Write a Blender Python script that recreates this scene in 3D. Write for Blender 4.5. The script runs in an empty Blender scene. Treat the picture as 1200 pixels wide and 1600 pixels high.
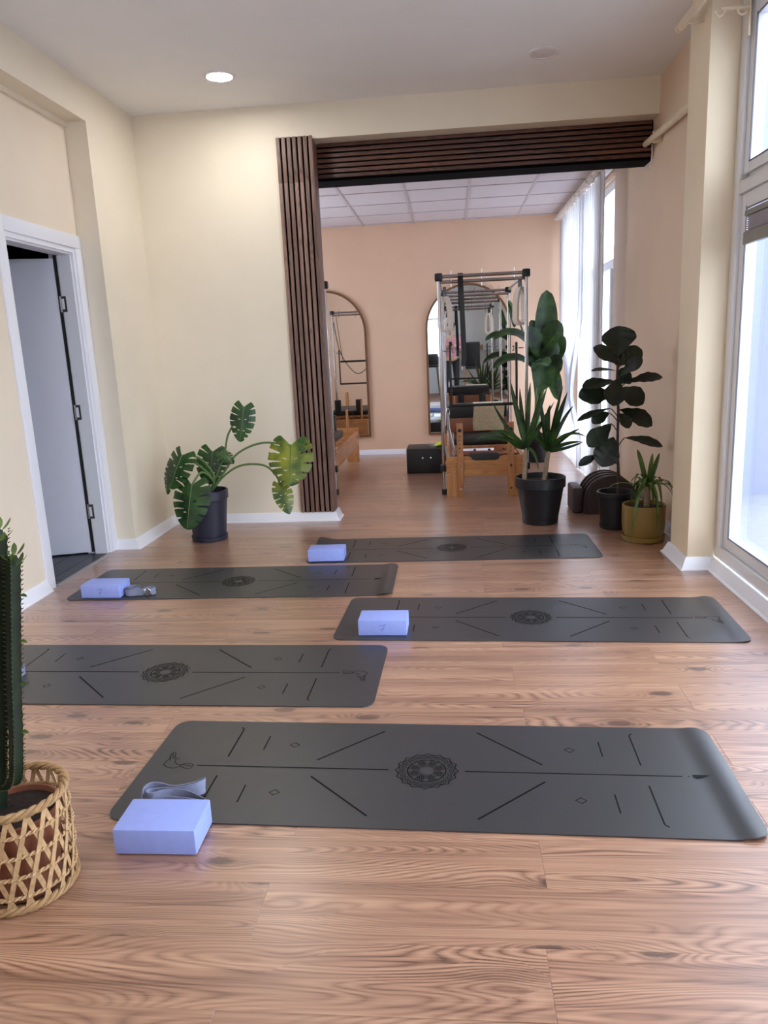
import bpy, bmesh, math, random
from mathutils import Vector, Matrix
R_ = random.Random(7)
PI = math.pi
S = bpy.context.scene
COL = S.collection

# ------------------------------------------------------------------ camera, world, lights, exposure
CAM_H = 1.3109
cd = bpy.data.cameras.new('camera'); cam = bpy.data.objects.new('camera', cd); COL.objects.link(cam)
cd.sensor_fit = 'VERTICAL'; cd.sensor_height = 24.0; cd.lens = 24.0 * 1163.1 / 1600.0
cd.clip_start = 0.02; cd.clip_end = 200
rt = Vector((0.9952335, 0.0868646, -0.0443258)); dn = Vector((-0.0243996, -0.2182736, -0.9755825)); fw = Vector((-0.0944188, 0.9720140, -0.2151137))
cam.matrix_world = Matrix(((rt.x, -dn.x, -fw.x, 0), (rt.y, -dn.y, -fw.y, 0), (rt.z, -dn.z, -fw.z, CAM_H), (0, 0, 0, 1)))
S.camera = cam
w = bpy.data.worlds.new('overcast'); S.world = w; w.use_nodes = True
bg = w.node_tree.nodes['Background']; bg.inputs[0].default_value = (0.86, 0.92, 1.0, 1); bg.inputs[1].default_value = 4.2
S.view_settings.view_transform = 'Standard'; S.view_settings.look = 'None'; S.view_settings.gamma = 1.0
S.view_settings.use_curve_mapping = False
S.view_settings.exposure = 0.8
S.cycles.max_bounces = 7; S.cycles.diffuse_bounces = 4; S.cycles.glossy_bounces = 4; S.cycles.transparent_max_bounces = 10
S.cycles.use_adaptive_sampling = True; S.cycles.adaptive_threshold = 0.06
S.cycles.sample_clamp_indirect = 6.0
S.cycles.use_denoising = True

def portal(name, loc, rot, sx, sy):
    l = bpy.data.lights.new(name, 'AREA'); l.shape = 'RECTANGLE'; l.size = sx; l.size_y = sy
    l.cycles.is_portal = True
    o = bpy.data.objects.new(name, l); o.location = loc; o.rotation_euler = rot; COL.objects.link(o)
# daylight enters by three windows and an added side window: light portals only guide the sampling of the sky
portal('window_daylight', (1.62, 2.2, 1.5), (0, PI/2, 0), 2.95, 4.0)
portal('curtain_daylight', (1.66, 8.1, 1.4), (0, PI/2, 0), 2.7, 2.1)
portal('added_window_daylight', (-2.8, 7.75, 1.6), (0, -PI/2, 0), 1.6, 1.9)  # portal of the side window added to light the studio
portal('rear_daylight', (-0.95, -2.78, 1.82), (PI/2, 0, PI), 1.5, 1.75)

# ------------------------------------------------------------------ room dimensions (metres)
XL, XR, YB, HC = -2.255, 1.456, 5.682, 3.022
XD, YR, HR = -2.40, 4.935, 2.79          # door recess: wall plane, end, soffit
XO, YB2 = -0.94, 5.822                   # opening edge, back of the dividing wall
YF, HS = 9.315, 2.73                     # far wall, tiled ceiling of the rear studio
YN = -2.6                                # wall behind the camera
PX0, PY0, PY1 = 1.315, 4.227, 4.56       # pillar

# ------------------------------------------------------------------ materials
def srgb(r, g, b):
    f = lambda c: (c/255/12.92) if c/255 <= 0.04045 else ((c/255+0.055)/1.055)**2.4
    return (f(r), f(g), f(b), 1)
MATS = {}
def nn(nt, kind, **kw):
    n = nt.nodes.new(kind)
    for k, v in kw.items():
        if hasattr(n, k): setattr(n, k, v)
    return n
def mat(name, rgb, rough=0.5, metal=0.0, scale=12.0, var=0.06, bump=0.0, bscale=80.0, stretch=(1, 1, 1), spec=0.5, sheen=0.0, coat=0.0, trans=0.0):
    if name in MATS: return MATS[name]
    m = bpy.data.materials.new(name); m.use_nodes = True; nt = m.node_tree
    p = nt.nodes['Principled BSDF']; L = nt.links.new
    tc = nn(nt, 'ShaderNodeTexCoord'); mp = nn(nt, 'ShaderNodeMapping'); mp.inputs['Scale'].default_value = stretch
    L(tc.outputs['Object'], mp.inputs[0])
    no = nn(nt, 'ShaderNodeTexNoise'); no.inputs['Scale'].default_value = scale; no.inputs['Detail'].default_value = 4
    L(mp.outputs[0], no.inputs['Vector'])
    c = srgb(*rgb); ra = nn(nt, 'ShaderNodeValToRGB')
    ra.color_ramp.elements[0].position = 0.3; ra.color_ramp.elements[1].position = 0.7
    ra.color_ramp.elements[0].color = tuple(x*(1-var) for x in c[:3]) + (1,)
    ra.color_ramp.elements[1].color = tuple(min(1, x*(1+var)) for x in c[:3]) + (1,)
    L(no.outputs['Fac'], ra.inputs[0]); L(ra.outputs[0], p.inputs['Base Color'])
    p.inputs['Roughness'].default_value = rough; p.inputs['Metallic'].default_value = metal
    p.inputs['Specular IOR Level'].default_value = spec
    if sheen: p.inputs['Sheen Weight'].default_value = sheen
    if coat: p.inputs['Coat Weight'].default_value = coat; p.inputs['Coat Roughness'].default_value = 0.15
    if bump:
        n2 = nn(nt, 'ShaderNodeTexNoise'); n2.inputs['Scale'].default_value = bscale; n2.inputs['Detail'].default_value = 3
        L(mp.outputs[0], n2.inputs['Vector'])
        b = nn(nt, 'ShaderNodeBump'); b.inputs['Strength'].default_value = bump; b.inputs['Distance'].default_value = 0.002
        L(n2.outputs['Fac'], b.inputs['Height']); L(b.outputs[0], p.inputs['Normal'])
    MATS[name] = m; return m
def wood(name, light, mid, dark, rough=0.45, freq=1.0, axis='X', knots=False, rnd=0.12, spec=0.5, coat=0.0):
    """grain = contour lines of a field stretched along the board; every board object is offset by its own random number"""
    if name in MATS: return MATS[name]
    m = bpy.data.materials.new(name); m.use_nodes = True; nt = m.node_tree; L = nt.links.new
    p = nt.nodes['Principled BSDF']; tc = nn(nt, 'ShaderNodeTexCoord'); oi = nn(nt, 'ShaderNodeObjectInfo')
    def math_(op, a, b=None, clamp=False):
        n = nn(nt, 'ShaderNodeMath', operation=op); n.use_clamp = clamp
        for i, v in enumerate((a, b)):
            if v is None: continue
            if isinstance(v, (int, float)): n.inputs[i].default_value = v
            else: L(v, n.inputs[i])
        return n.outputs[0]
    off = nn(nt, 'ShaderNodeCombineXYZ'); L(math_('MULTIPLY', oi.outputs['Random'], 57.3), off.inputs[0]); L(math_('MULTIPLY', oi.outputs['Random'], 113.7), off.inputs[1]); L(math_('MULTIPLY', oi.outputs['Random'], 31.1), off.inputs[2])
    add = nn(nt, 'ShaderNodeVectorMath', operation='ADD'); L(tc.outputs['Object'], add.inputs[0]); L(off.outputs[0], add.inputs[1])
    def scaled(a, b):
        s = {'X': (a, b, b), 'Y': (b, a, b), 'Z': (b, b, a)}[axis]
        v = nn(nt, 'ShaderNodeVectorMath', operation='MULTIPLY'); L(add.outputs[0], v.inputs[0]); v.inputs[1].default_value = s
        return v.outputs[0]
    def noise(vec, det=2, rg=0.5):
        n = nn(nt, 'ShaderNodeTexNoise'); n.inputs['Scale'].default_value = 1.0; n.inputs['Detail'].default_value = det; n.inputs['Roughness'].default_value = rg
        L(vec, n.inputs['Vector']); return n.outputs['Fac']
    fld = math_('MULTIPLY', noise(scaled(0.85*freq, 7.5*freq), 1.2, 0.4), 38.0 if knots else 15.0)
    wob = math_('MULTIPLY', noise(scaled(4*freq, 30*freq), 2), 0.8)
    fld = math_('ADD', fld, wob)
    if knots:
        vo = nn(nt, 'ShaderNodeTexVoronoi'); vo.inputs['Scale'].default_value = 1.0; L(scaled(3.6, 9.0), vo.inputs['Vector'])
        d = vo.outputs['Distance']
        k = math_('POWER', 2.718, math_('MULTIPLY', math_('MULTIPLY', d, d), -13.0))
        gate = math_('GREATER_THAN', nn_sep(nt, vo), 0.52)
        fld = math_('ADD', fld, math_('MULTIPLY', math_('MULTIPLY', k, gate), 4.2))
        dn_ = math_('ADD', d, math_('MULTIPLY', math_('SUBTRACT', noise(scaled(60, 120), 2), 0.5), 0.10))
        rim = math_('MULTIPLY', math_('SUBTRACT', 0.185, dn_), 14.0, True)
        halo = math_('MULTIPLY', math_('SUBTRACT', 0.46, d), 0.7, True)
        knot = math_('MULTIPLY', math_('ADD', rim, halo, True), math_('MULTIPLY', gate, 0.85))
    ring = math_('PINGPONG', fld, 0.5); ring = math_('POWER', math_('MULTIPLY', ring, 2.0), 1.6)
    soft = noise(scaled(1.5*freq, 12*freq), 2)
    ringw = math_('MULTIPLY', math_('SUBTRACT', ring, 0.5), math_('MULTIPLY', math_('SUBTRACT', soft, 0.30, True), 1.9))
    fib = math_('SUBTRACT', noise(scaled(3*freq, 260*freq), 3, 0.6), 0.5)
    broad = math_('SUBTRACT', noise(scaled(0.9*freq, 11*freq), 2), 0.5)
    lines = math_('SUBTRACT', noise(scaled(1.3*freq, 75*freq), 2, 0.6), 0.5)
    fib = math_('ADD', fib, math_('MULTIPLY', lines, 1.3))
    val = math_('ADD', math_('ADD', 0.5, ringw), math_('ADD', math_('MULTIPLY', fib, 0.65), math_('MULTIPLY', broad, 1.0)), True)
    ra = nn(nt, 'ShaderNodeValToRGB'); cr = ra.color_ramp
    cr.elements[0].position = 0.05; cr.elements[0].color = srgb(*light); cr.elements[1].position = 0.95; cr.elements[1].color = srgb(*dark)
    e = cr.elements.new(0.5); e.color = srgb(*mid); L(val, ra.inputs[0])
    colr = ra.outputs[0]
    if knots:
        mx = nn(nt, 'ShaderNodeMix', data_type='RGBA'); L(knot, mx.inputs['Factor']); L(colr, mx.inputs[6]); mx.inputs[7].default_value = srgb(78, 50, 38); colr = mx.outputs[2]
    hs = nn(nt, 'ShaderNodeHueSaturation'); L(colr, hs.inputs['Color'])
    L(math_('ADD', 1.0 - rnd/2, math_('MULTIPLY', oi.outputs['Random'], rnd)), hs.inputs['Value'])
    L(hs.outputs[0], p.inputs['Base Color'])
    p.inputs['Roughness'].default_value = rough; p.inputs['Specular IOR Level'].default_value = spec; p.inputs['Coat Weight'].default_value = coat; p.inputs['Coat Roughness'].default_value = 0.28
    b = nn(nt, 'ShaderNodeBump'); b.inputs['Strength'].default_value = 0.10; b.inputs['Distance'].default_value = 0.001
    L(fib, b.inputs['Height']); L(b.outputs[0], p.inputs['Normal'])
    MATS[name] = m; return m
def nn_sep(nt, vo):
    s = nt.nodes.new('ShaderNodeSeparateColor'); nt.links.new(vo.outputs['Color'], s.inputs[0]); return s.outputs[0]
def glass(name, tint=(0.93, 0.96, 1.0), refl=0.10):
    if name in MATS: return MATS[name]
    m = bpy.data.materials.new(name); m.use_nodes = True; nt = m.node_tree; nt.nodes.clear(); L = nt.links.new
    o = nn(nt, 'ShaderNodeOutputMaterial'); t = nn(nt, 'ShaderNodeBsdfTransparent'); t.inputs[0].default_value = (*tint, 1)
    g = nn(nt, 'ShaderNodeBsdfGlossy'); g.inputs['Roughness'].default_value = 0.02; mx = nn(nt, 'ShaderNodeMixShader')
    lw = nn(nt, 'ShaderNodeLayerWeight'); pw = nn(nt, 'ShaderNodeMath', operation='POWER'); L(lw.outputs['Facing'], pw.inputs[0]); pw.inputs[1].default_value = 5.0
    ma = nn(nt, 'ShaderNodeMath', operation='MULTIPLY_ADD'); L(pw.outputs[0], ma.inputs[0]); ma.inputs[1].default_value = 0.5; ma.inputs[2].default_value = 0.02
    L(ma.outputs[0], mx.inputs[0]); L(t.outputs[0], mx.inputs[1]); L(g.outputs[0], mx.inputs[2]); L(mx.outputs[0], o.inputs[0])
    MATS[name] = m; return m
def sheer(name):
    m = bpy.data.materials.new(name); m.use_nodes = True; nt = m.node_tree; nt.nodes.clear(); L = nt.links.new
    o = nn(nt, 'ShaderNodeOutputMaterial'); t = nn(nt, 'ShaderNodeBsdfTransparent')
    tr = nn(nt, 'ShaderNodeBsdfTranslucent'); d = nn(nt, 'ShaderNodeBsdfDiffuse')
    tc = nn(nt, 'ShaderNodeTexCoord'); no = nn(nt, 'ShaderNodeTexNoise'); no.inputs['Scale'].default_value = 300; L(tc.outputs['Object'], no.inputs['Vector'])
    ra = nn(nt, 'ShaderNodeValToRGB'); ra.color_ramp.elements[0].color = (0.66, 0.65, 0.67, 1); ra.color_ramp.elements[1].color = (0.74, 0.73, 0.755, 1); L(no.outputs['Fac'], ra.inputs[0])
    L(ra.outputs[0], tr.inputs[0]); L(ra.outputs[0], d.inputs[0])
    a = nn(nt, 'ShaderNodeMixShader'); a.inputs[0].default_value = 0.3; L(tr.outputs[0], a.inputs[1]); L(d.outputs[0], a.inputs[2])
    b = nn(nt, 'ShaderNodeMixShader'); b.inputs[0].default_value = 0.88; L(t.outputs[0], b.inputs[1]); L(a.outputs[0], b.inputs[2]); L(b.outputs[0], o.inputs[0])
    MATS[name] = m; return m
def emit(name, rgb, strength):
    m = bpy.data.materials.new(name); m.use_nodes = True; p = m.node_tree.nodes['Principled BSDF']
    p.inputs['Base Color'].default_value = (*rgb, 1); p.inputs['Emission Color'].default_value = (*rgb, 1); p.inputs['Emission Strength'].default_value = strength
    MATS[name] = m; return m
def leafmat(name, a, b, rough=0.38, vein=(120, 150, 80)):
    """two-tone leaf with some light passing through"""
    if name in MATS: return MATS[name]
    m = bpy.data.materials.new(name); m.use_nodes = True; nt = m.node_tree; L = nt.links.new; p = nt.nodes['Principled BSDF']
    tc = nn(nt, 'ShaderNodeTexCoord'); no = nn(nt, 'ShaderNodeTexNoise'); no.inputs['Scale'].default_value = 9; no.inputs['Detail'].default_value = 4; L(tc.outputs['Object'], no.inputs['Vector'])
    ra = nn(nt, 'ShaderNodeValToRGB'); ra.color_ramp.elements[0].position = 0.35; ra.color_ramp.elements[1].position = 0.68
    ra.color_ramp.elements[0].color = srgb(*a); ra.color_ramp.elements[1].color = srgb(*b); L(no.outputs['Fac'], ra.inputs[0]); L(ra.outputs[0], p.inputs['Base Color'])
    p.inputs['Roughness'].default_value = rough; p.inputs['Subsurface Weight'].default_value = 0.0
    tr = nn(nt, 'ShaderNodeBsdfTranslucent'); L(ra.outputs[0], tr.inputs[0])
    mx = nn(nt, 'ShaderNodeMixShader'); mx.inputs[0].default_value = 0.14; L(p.outputs[0], mx.inputs[1]); L(tr.outputs[0], mx.inputs[2]); L(mx.outputs[0], nt.nodes['Material Output'].inputs[0])
    MATS[name] = m; return m

CREAM = mat('cream_paint', (240, 228, 206), 0.55, scale=3, var=0.02, bump=0.12, bscale=160)
PEACH = mat('peach_paint', (236, 199, 168), 0.6, scale=3, var=0.02, bump=0.12, bscale=160)
CEIL = mat('ceiling_paint', (246, 244, 243), 0.8, scale=3, var=0.015, bump=0.1)
TRIM = mat('white_lacquer', (240, 240, 247), 0.3, scale=5, var=0.015)
PVC = mat('white_pvc', (232, 232, 236), 0.28, scale=5, var=0.015)
FLOORM = wood('laminate_wood', (194, 150, 120), (161, 117, 92), (98, 64, 47), rough=0.36, knots=True, rnd=0.14, spec=0.75, coat=1.0)
JOINT = mat('joint_dark', (120, 88, 70), 0.8)
SLATM = wood('walnut_slat', (142, 112, 98), (120, 91, 80), (82, 60, 52), rough=0.45, freq=2.0, axis='Z', rnd=0.5)
SLATX = wood('walnut_slat_beam', (116, 76, 58), (90, 56, 44), (58, 34, 26), rough=0.45, freq=2.0, axis='X', rnd=0.5)
FELT = mat('black_felt', (7, 6, 7), 0.95, spec=0.1)
TILE = mat('ceiling_tile', (214, 203, 205), 0.9, scale=60, var=0.05, bump=0.4, bscale=250)
TBAR = mat('grid_bar', (196, 184, 186), 0.5)
MATM = mat('mat_rubber', (48, 48, 51), 0.36, scale=20, var=0.05, bump=0.15, bscale=500, spec=0.9)
MATP = mat('mat_print', (5, 5, 6), 0.6, spec=0.2)
BLUE = mat('block_foam', (156, 172, 242), 0.6, scale=40, var=0.03, bump=0.2, bscale=600)
BLUED = mat('block_print', (110, 122, 196), 0.7)
STRAPM = mat('strap_cotton', (138, 142, 168), 0.85, scale=200, var=0.10, bump=0.4, bscale=900)
CHROME = mat('polished_steel', (176, 170, 168), 0.16, metal=1.0, scale=8, var=0.03)
BRASS = mat('brushed_brass', (126, 92, 62), 0.4, metal=0.35, scale=30, var=0.08)
BLACKP = mat('black_plastic', (16, 16, 18), 0.4, var=0.1)
BLACKV = mat('black_vinyl', (24, 24, 26), 0.45, scale=60, var=0.15, bump=0.2, bscale=300)
RUBBER = mat('black_rubber', (12, 12, 12), 0.7)
OAK = wood('maple_wood', (204, 148, 92), (186, 128, 76), (158, 102, 58), rough=0.4, freq=1.6, axis='Z', rnd=0.12)
OAKX = wood('maple_wood_rail', (204, 146, 100), (184, 126, 84), (154, 100, 66), rough=0.4, freq=1.6, axis='Y', rnd=0.12)
OAKE = wood('maple_wood_end', (206, 150, 92), (188, 130, 76), (160, 104, 58), rough=0.4, freq=1.6, axis='X', rnd=0.12)
FLEECE = mat('cream_fleece', (232, 218, 202), 0.95, scale=60, var=0.08, bump=0.8, bscale=160, sheen=0.4)
POTN = mat('navy_pot', (42, 43, 60), 0.45, var=0.05)
POTK = mat('charcoal_pot', (15, 15, 21), 0.45, var=0.05)
OCHRE = mat('ochre_glaze', (132, 104, 50), 0.35, var=0.08, scale=6)
SOIL = mat('potting_soil', (44, 32, 26), 0.95, scale=90, var=0.6, bump=1.0, bscale=200)
MIRROR = mat('mirror_silver', (235, 238, 238), 0.015, metal=1.0, var=0.0)
CURT = sheer('sheer_voile')
PANE = glass('window_pane')

# ------------------------------------------------------------------ mesh builder
class MB:
    def __init__(s): s.v = []; s.f = []
    def add(s, v, f):
        n = len(s.v); s.v += [tuple(x) for x in v]; s.f += [tuple(i+n for i in q) for q in f]; return s
    def box(s, x0, x1, y0, y1, z0, z1, c=0.0):
        if c <= 0:
            return s.add([(x0,y0,z0),(x1,y0,z0),(x1,y1,z0),(x0,y1,z0),(x0,y0,z1),(x1,y0,z1),(x1,y1,z1),(x0,y1,z1)],
                         [(0,3,2,1),(4,5,6,7),(0,1,5,4),(1,2,6,5),(2,3,7,6),(3,0,4,7)])
        bm = bmesh.new(); bmesh.ops.create_cube(bm, size=1)
        for q in bm.verts: q.co = Vector(((x0+x1)/2+q.co.x*(x1-x0), (y0+y1)/2+q.co.y*(y1-y0), (z0+z1)/2+q.co.z*(z1-z0)))
        bmesh.ops.bevel(bm, geom=bm.edges[:], offset=c, segments=2, affect='EDGES', profile=0.6)
        bm.verts.index_update(); s.add([q.co for q in bm.verts], [[q.index for q in fc.verts] for fc in bm.faces]); bm.free(); return s
    def tube(s, pts, r, n=8, closed=False, cap=True, flat=None):
        pts = [Vector(p) for p in pts]; m = len(pts); rr = r if isinstance(r, (list, tuple)) else [r]*m
        base = len(s.v); up = None
        for i, p in enumerate(pts):
            a = pts[(i-1) % m] if (i > 0 or closed) else p; b = pts[(i+1) % m] if (i < m-1 or closed) else p
            t = (b-a); t = t.normalized() if t.length > 1e-9 else Vector((0,0,1))
            if up is None: up = Vector((0,0,1)) if abs(t.z) < 0.9 else Vector((1,0,0))
            u = up - t*up.dot(t)
            if u.length < 1e-6: u = t.orthogonal()
            u.normalize(); v = t.cross(u); up = u
            for k in range(n):
                an = 2*PI*k/n; s.v.append(tuple(p + u*(math.cos(an)*rr[i]*(flat or 1)) + v*(math.sin(an)*rr[i])))
        seg = m if closed else m-1
        for i in range(seg):
            for k in range(n):
                a = base+i*n+k; b = base+i*n+(k+1) % n; c = base+((i+1) % m)*n+(k+1) % n; d = base+((i+1) % m)*n+k
                s.f.append((a, b, c, d))
        if cap and not closed:
            s.f.append(tuple(base+k for k in range(n))[::-1]); s.f.append(tuple(base+(m-1)*n+k for k in range(n)))
        return s
    def cyl(s, p0, p1, r, n=12): return s.tube([p0, p1], r, n)
    def lathe(s, prof, c=(0,0,0), n=28):
        base = len(s.v)
        for r, z in prof:
            for k in range(n): an = 2*PI*k/n; s.v.append((c[0]+r*math.cos(an), c[1]+r*math.sin(an), c[2]+z))
        for i in range(len(prof)-1):
            for k in range(n): s.f.append((base+i*n+k, base+i*n+(k+1) % n, base+(i+1)*n+(k+1) % n, base+(i+1)*n+k))
        return s
    def prism(s, poly, a0, a1, axis='y'):
        """extrude a 2-d polygon: axis y -> poly in (x,z); axis x -> (y,z); axis z -> (x,y)"""
        m = len(poly); f = {'y': lambda p, a: (p[0], a, p[1]), 'x': lambda p, a: (a, p[0], p[1]), 'z': lambda p, a: (p[0], p[1], a)}[axis]
        v = [f(p, a0) for p in poly] + [f(p, a1) for p in poly]
        fc = [tuple(range(m))[::-1], tuple(range(m, 2*m))] + [(i, (i+1) % m, m+(i+1) % m, m+i) for i in range(m)]
        return s.add(v, fc)
    def sphere(s, c, r, n=10, sq=(1,1,1)):
        base = len(s.v); m = n//2
        for i in range(m+1):
            th = PI*i/m
            for k in range(n): an = 2*PI*k/n; s.v.append((c[0]+r*sq[0]*math.sin(th)*math.cos(an), c[1]+r*sq[1]*math.sin(th)*math.sin(an), c[2]-r*sq[2]*math.cos(th)))
        for i in range(m):
            for k in range(n): s.f.append((base+i*n+k, base+i*n+(k+1) % n, base+(i+1)*n+(k+1) % n, base+(i+1)*n+k))
        return s
    def ribbon(s, pts, width, thick, up=(0,0,1)):
        """flat strip of given width (along up) and thickness, following pts"""
        pts = [Vector(p) for p in pts]; m = len(pts); base = len(s.v)
        for i, p in enumerate(pts):
            t = (pts[min(i+1, m-1)] - pts[max(i-1, 0)]).normalized(); U = Vector(up[i] if isinstance(up, list) else up)
            U = (U - t*U.dot(t)).normalized(); N = t.cross(U)
            for a, b in ((-1,-1), (1,-1), (1,1), (-1,1)): s.v.append(tuple(p + U*(a*width/2) + N*(b*thick/2)))
        for i in range(m-1):
            for k in range(4): s.f.append((base+i*4+k, base+i*4+(k+1) % 4, base+(i+1)*4+(k+1) % 4, base+(i+1)*4+k))
        s.f.append((base, base+1, base+2, base+3)); e = base+(m-1)*4; s.f.append((e+3, e+2, e+1, e)); return s
    def mesh(s, name, m, off=(0,0,0), sharp=40, smooth=True):
        me = bpy.data.meshes.new(name)
        me.from_pydata([(a-off[0], b-off[1], c-off[2]) for a, b, c in s.v], [], s.f); me.validate()
        bm = bmesh.new(); bm.from_mesh(me); bmesh.ops.recalc_face_normals(bm, faces=bm.faces[:]); bm.to_mesh(me); bm.free()
        me.materials.append(m)
        if smooth:
            me.shade_smooth(); me.set_sharp_from_angle(angle=math.radians(sharp))
        return me
def link(name, me, parent=None, loc=(0,0,0)):
    o = bpy.data.objects.new(name, me); COL.objects.link(o); o.location = loc
    if parent is not None: o.parent = parent
    return o
def tag(o, label=None, cat=None, group=None, kind=None):
    if label: o['label'] = label
    if cat: o['category'] = cat
    if group: o['group'] = group
    if kind: o['kind'] = kind
    return o
def thing(name, label, cat, loc=(0,0,0), rz=0, group=None):
    o = bpy.data.objects.new(name, None); COL.objects.link(o); o.location = loc; o.rotation_euler = (0,0,rz); o.empty_display_size = 0.1
    return tag(o, label, cat, group)
def part(name, mb, m, parent, world=True, sharp=40, smooth=True, label=None):
    """a mesh under its thing; world=True: coordinates given in the room, parent unrotated"""
    off = (0,0,0)
    if world:
        p = parent
        while p is not None: off = tuple(a+b for a, b in zip(off, p.location)); p = p.parent
    o = link(name, mb.mesh(name, m, off, sharp, smooth), parent)
    if label: o['label'] = label
    return o
def solo(name, mb, m, label, cat, loc, group=None, sharp=40):
    return tag(link(name, mb.mesh(name, m, loc, sharp), None, loc), label, cat, group)
def struct(name, mb, m, loc=(0,0,0), label=None, sharp=40):
    o = link(name, mb.mesh(name, m, loc, sharp), None, loc); return tag(o, label, None, None, 'structure')
def sthing(name, loc=(0,0,0), label=None):
    o = bpy.data.objects.new(name, None); COL.objects.link(o); o.location = loc; return tag(o, label, None, None, 'structure')
def copy_tree(o, parent=None):
    c = o.copy(); COL.objects.link(c); c.parent = parent
    for ch in list(o.children): copy_tree(ch, c)
    return c

# ================================================================== STRUCTURE
# ---- floor: laminate planks, 187 mm wide, 1.29 m long, end joints staggered
fl = struct('floor', MB().box(XD, XR, YN, YF, -0.10, -0.0085).box(XD, XR, YN, 0.67, -0.0085, -0.0005), JOINT, label='laminate floor of knotty oak planks running across the room')
PW, PL = 0.18685, 1.29
pc = {}
k0 = -4
for k in range(k0, 43):
    y0 = 1.419 + PW*k; y1 = y0+PW
    if y0 > YF - 0.01: break
    y1 = min(y1, YF)
    xmin = XD if (y0+y1)/2 < YR else XL; xmax = XR
    if (y0+y1)/2 < PY0: xmax = 1.45
    st = (-0.49 if k % 2 == 0 else 0.19) + (0.04*math.sin(k*12.9)) - 3*PL
    while st < xmax:
        a, b = max(st, xmin), min(st+PL, xmax); st += PL
        if b - a < 0.03: continue
        key = (round(b-a, 3), round(y1-y0, 3))
        if key not in pc:
            hx, hy, c = (b-a)/2-0.0002, (y1-y0)/2-0.0002, 0.0005
            m = MB(); m.add([(-hx,-hy,-0.008),(hx,-hy,-0.008),(hx,hy,-0.008),(-hx,hy,-0.008),(-hx,-hy,-c),(hx,-hy,-c),(hx,hy,-c),(-hx,hy,-c),(-hx+c,-hy+c,0),(hx-c,-hy+c,0),(hx-c,hy-c,0),(-hx+c,hy-c,0)],
                        [(0,3,2,1),(0,1,5,4),(1,2,6,5),(2,3,7,6),(3,0,4,7),(4,5,9,8),(5,6,10,9),(6,7,11,10),(7,4,8,11),(8,9,10,11)])
            pc[key] = m.mesh('floor_plank', FLOORM, smooth=False)
        link('floor_plank', pc[key], fl, ((a+b)/2, (y0+y1)/2, 0))

# ---- walls
struct('ceiling', MB().box(XD-0.3, XR+0.12, YN-0.15, YB2, HC, HC+0.15), CEIL, label='plain off-white ceiling of the front room')
# dividing wall with the wide opening: solid part on the left, header above
struct('wall_back', MB().box(XL-0.25, XO-0.013, YB, YB2, 0, HC).box(XO-0.013, XO, YB, YB2, 2.785, HC).box(XO, XR, YB, 5.88, 2.786, HC), CREAM, label='cream wall with the wide opening to the rear studio')
# left wall: pier by the corner, band above the recess, recessed wall around the door
DY0, DY1, DZ = 4.055, 4.85, 2.015        # door rough opening
struct('wall_left', MB().box(XL-0.35, XL, YR, YB, 0, HC).box(XL-0.35, XL, YN, YR, HR, HC), CREAM, label='cream left wall with the deep door recess')
struct('wall_recess', MB().box(XD-0.14, XD, YN, DY0, 0, HR).box(XD-0.14, XD, DY1, YR, 0, HR).box(XD-0.14, XD, DY0, DY1, DZ, HR), mat('recess_paint', (238, 222, 200), 0.55, scale=3, var=0.02, bump=0.12, bscale=160), label='recessed cream wall around the white door')
struct('trim_1', MB().box(XD, XD+0.02, YN, YR, HR-0.03, HR), CREAM, label='narrow cream batten under the soffit of the door recess')
# right wall: pier between both windows, strips over and beside the windows
struct('wall_right', MB().box(XR, XR+0.09, PY1-0.1, 7.08, 0, HC).box(XR, XR+0.09, 7.08, YF, HS-0.05, HC).box(XR, XR+0.09, 9.17, YF, 0, HS), mat('right_wall_paint', (228, 200, 172), 0.55, scale=3, var=0.02, bump=0.12, bscale=160), label='right wall between the balcony window and the curtained window')
struct('wall_pillar', MB().box(PX0, XR+0.09, PY0, PY1, 0, HC, 0.006), mat('pillar_paint', (238, 220, 190), 0.55, scale=3, var=0.02, bump=0.12, bscale=160), label='cream pillar beside the balcony window')
struct('wall_window', MB().box(XR+0.01, XR+0.09, YN, 0.15, 0, HC).box(XR+0.01, XR+0.09, 0.15, PY0, 2.93, HC), CREAM, label='right wall above and beyond the balcony window')
struct('wall_far', MB().box(-2.65, XR+0.09, YF, YF+0.15, 0, HC), PEACH, label='peach far wall of the rear studio')
struct('wall_studio', MB().box(-2.75, -2.6, YB2, 6.8, 0, HC).box(-2.75, -2.6, 8.7, YF, 0, HC).box(-2.75, -2.6, 6.8, 8.7, 0, 0.8).box(-2.75, -2.6, 6.8, 8.7, 2.4, HC).box(-2.6, XL-0.25, YB2-0.14, YB2, 0, HC).box(-2.6, XO-0.014, YB2, YB2+0.006, 0, HS), PEACH, label='left wall of the rear studio')
struct('floor_studio', MB().box(-2.6, XD, YB2, YF, -0.1, 0), FLOORM, label='strip of studio floor by its left wall')
# wall behind the camera (seen in the tall mirror) with a window on its left
WB = mat('pale_blue_paint', (230, 236, 244), 0.6, scale=3, var=0.02)
struct('wall_near', MB().box(XD-0.14, -1.7, YN-0.15, YN, 0, HC).box(-1.7, -0.2, YN-0.15, YN, 0, 0.95).box(-1.7, -0.2, YN-0.15, YN, 2.7, HC).box(-0.2, XR+0.09, YN-0.15, YN, 0, HC), WB, label='pale blue wall of the kitchen corner seen in the mirror')
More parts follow.
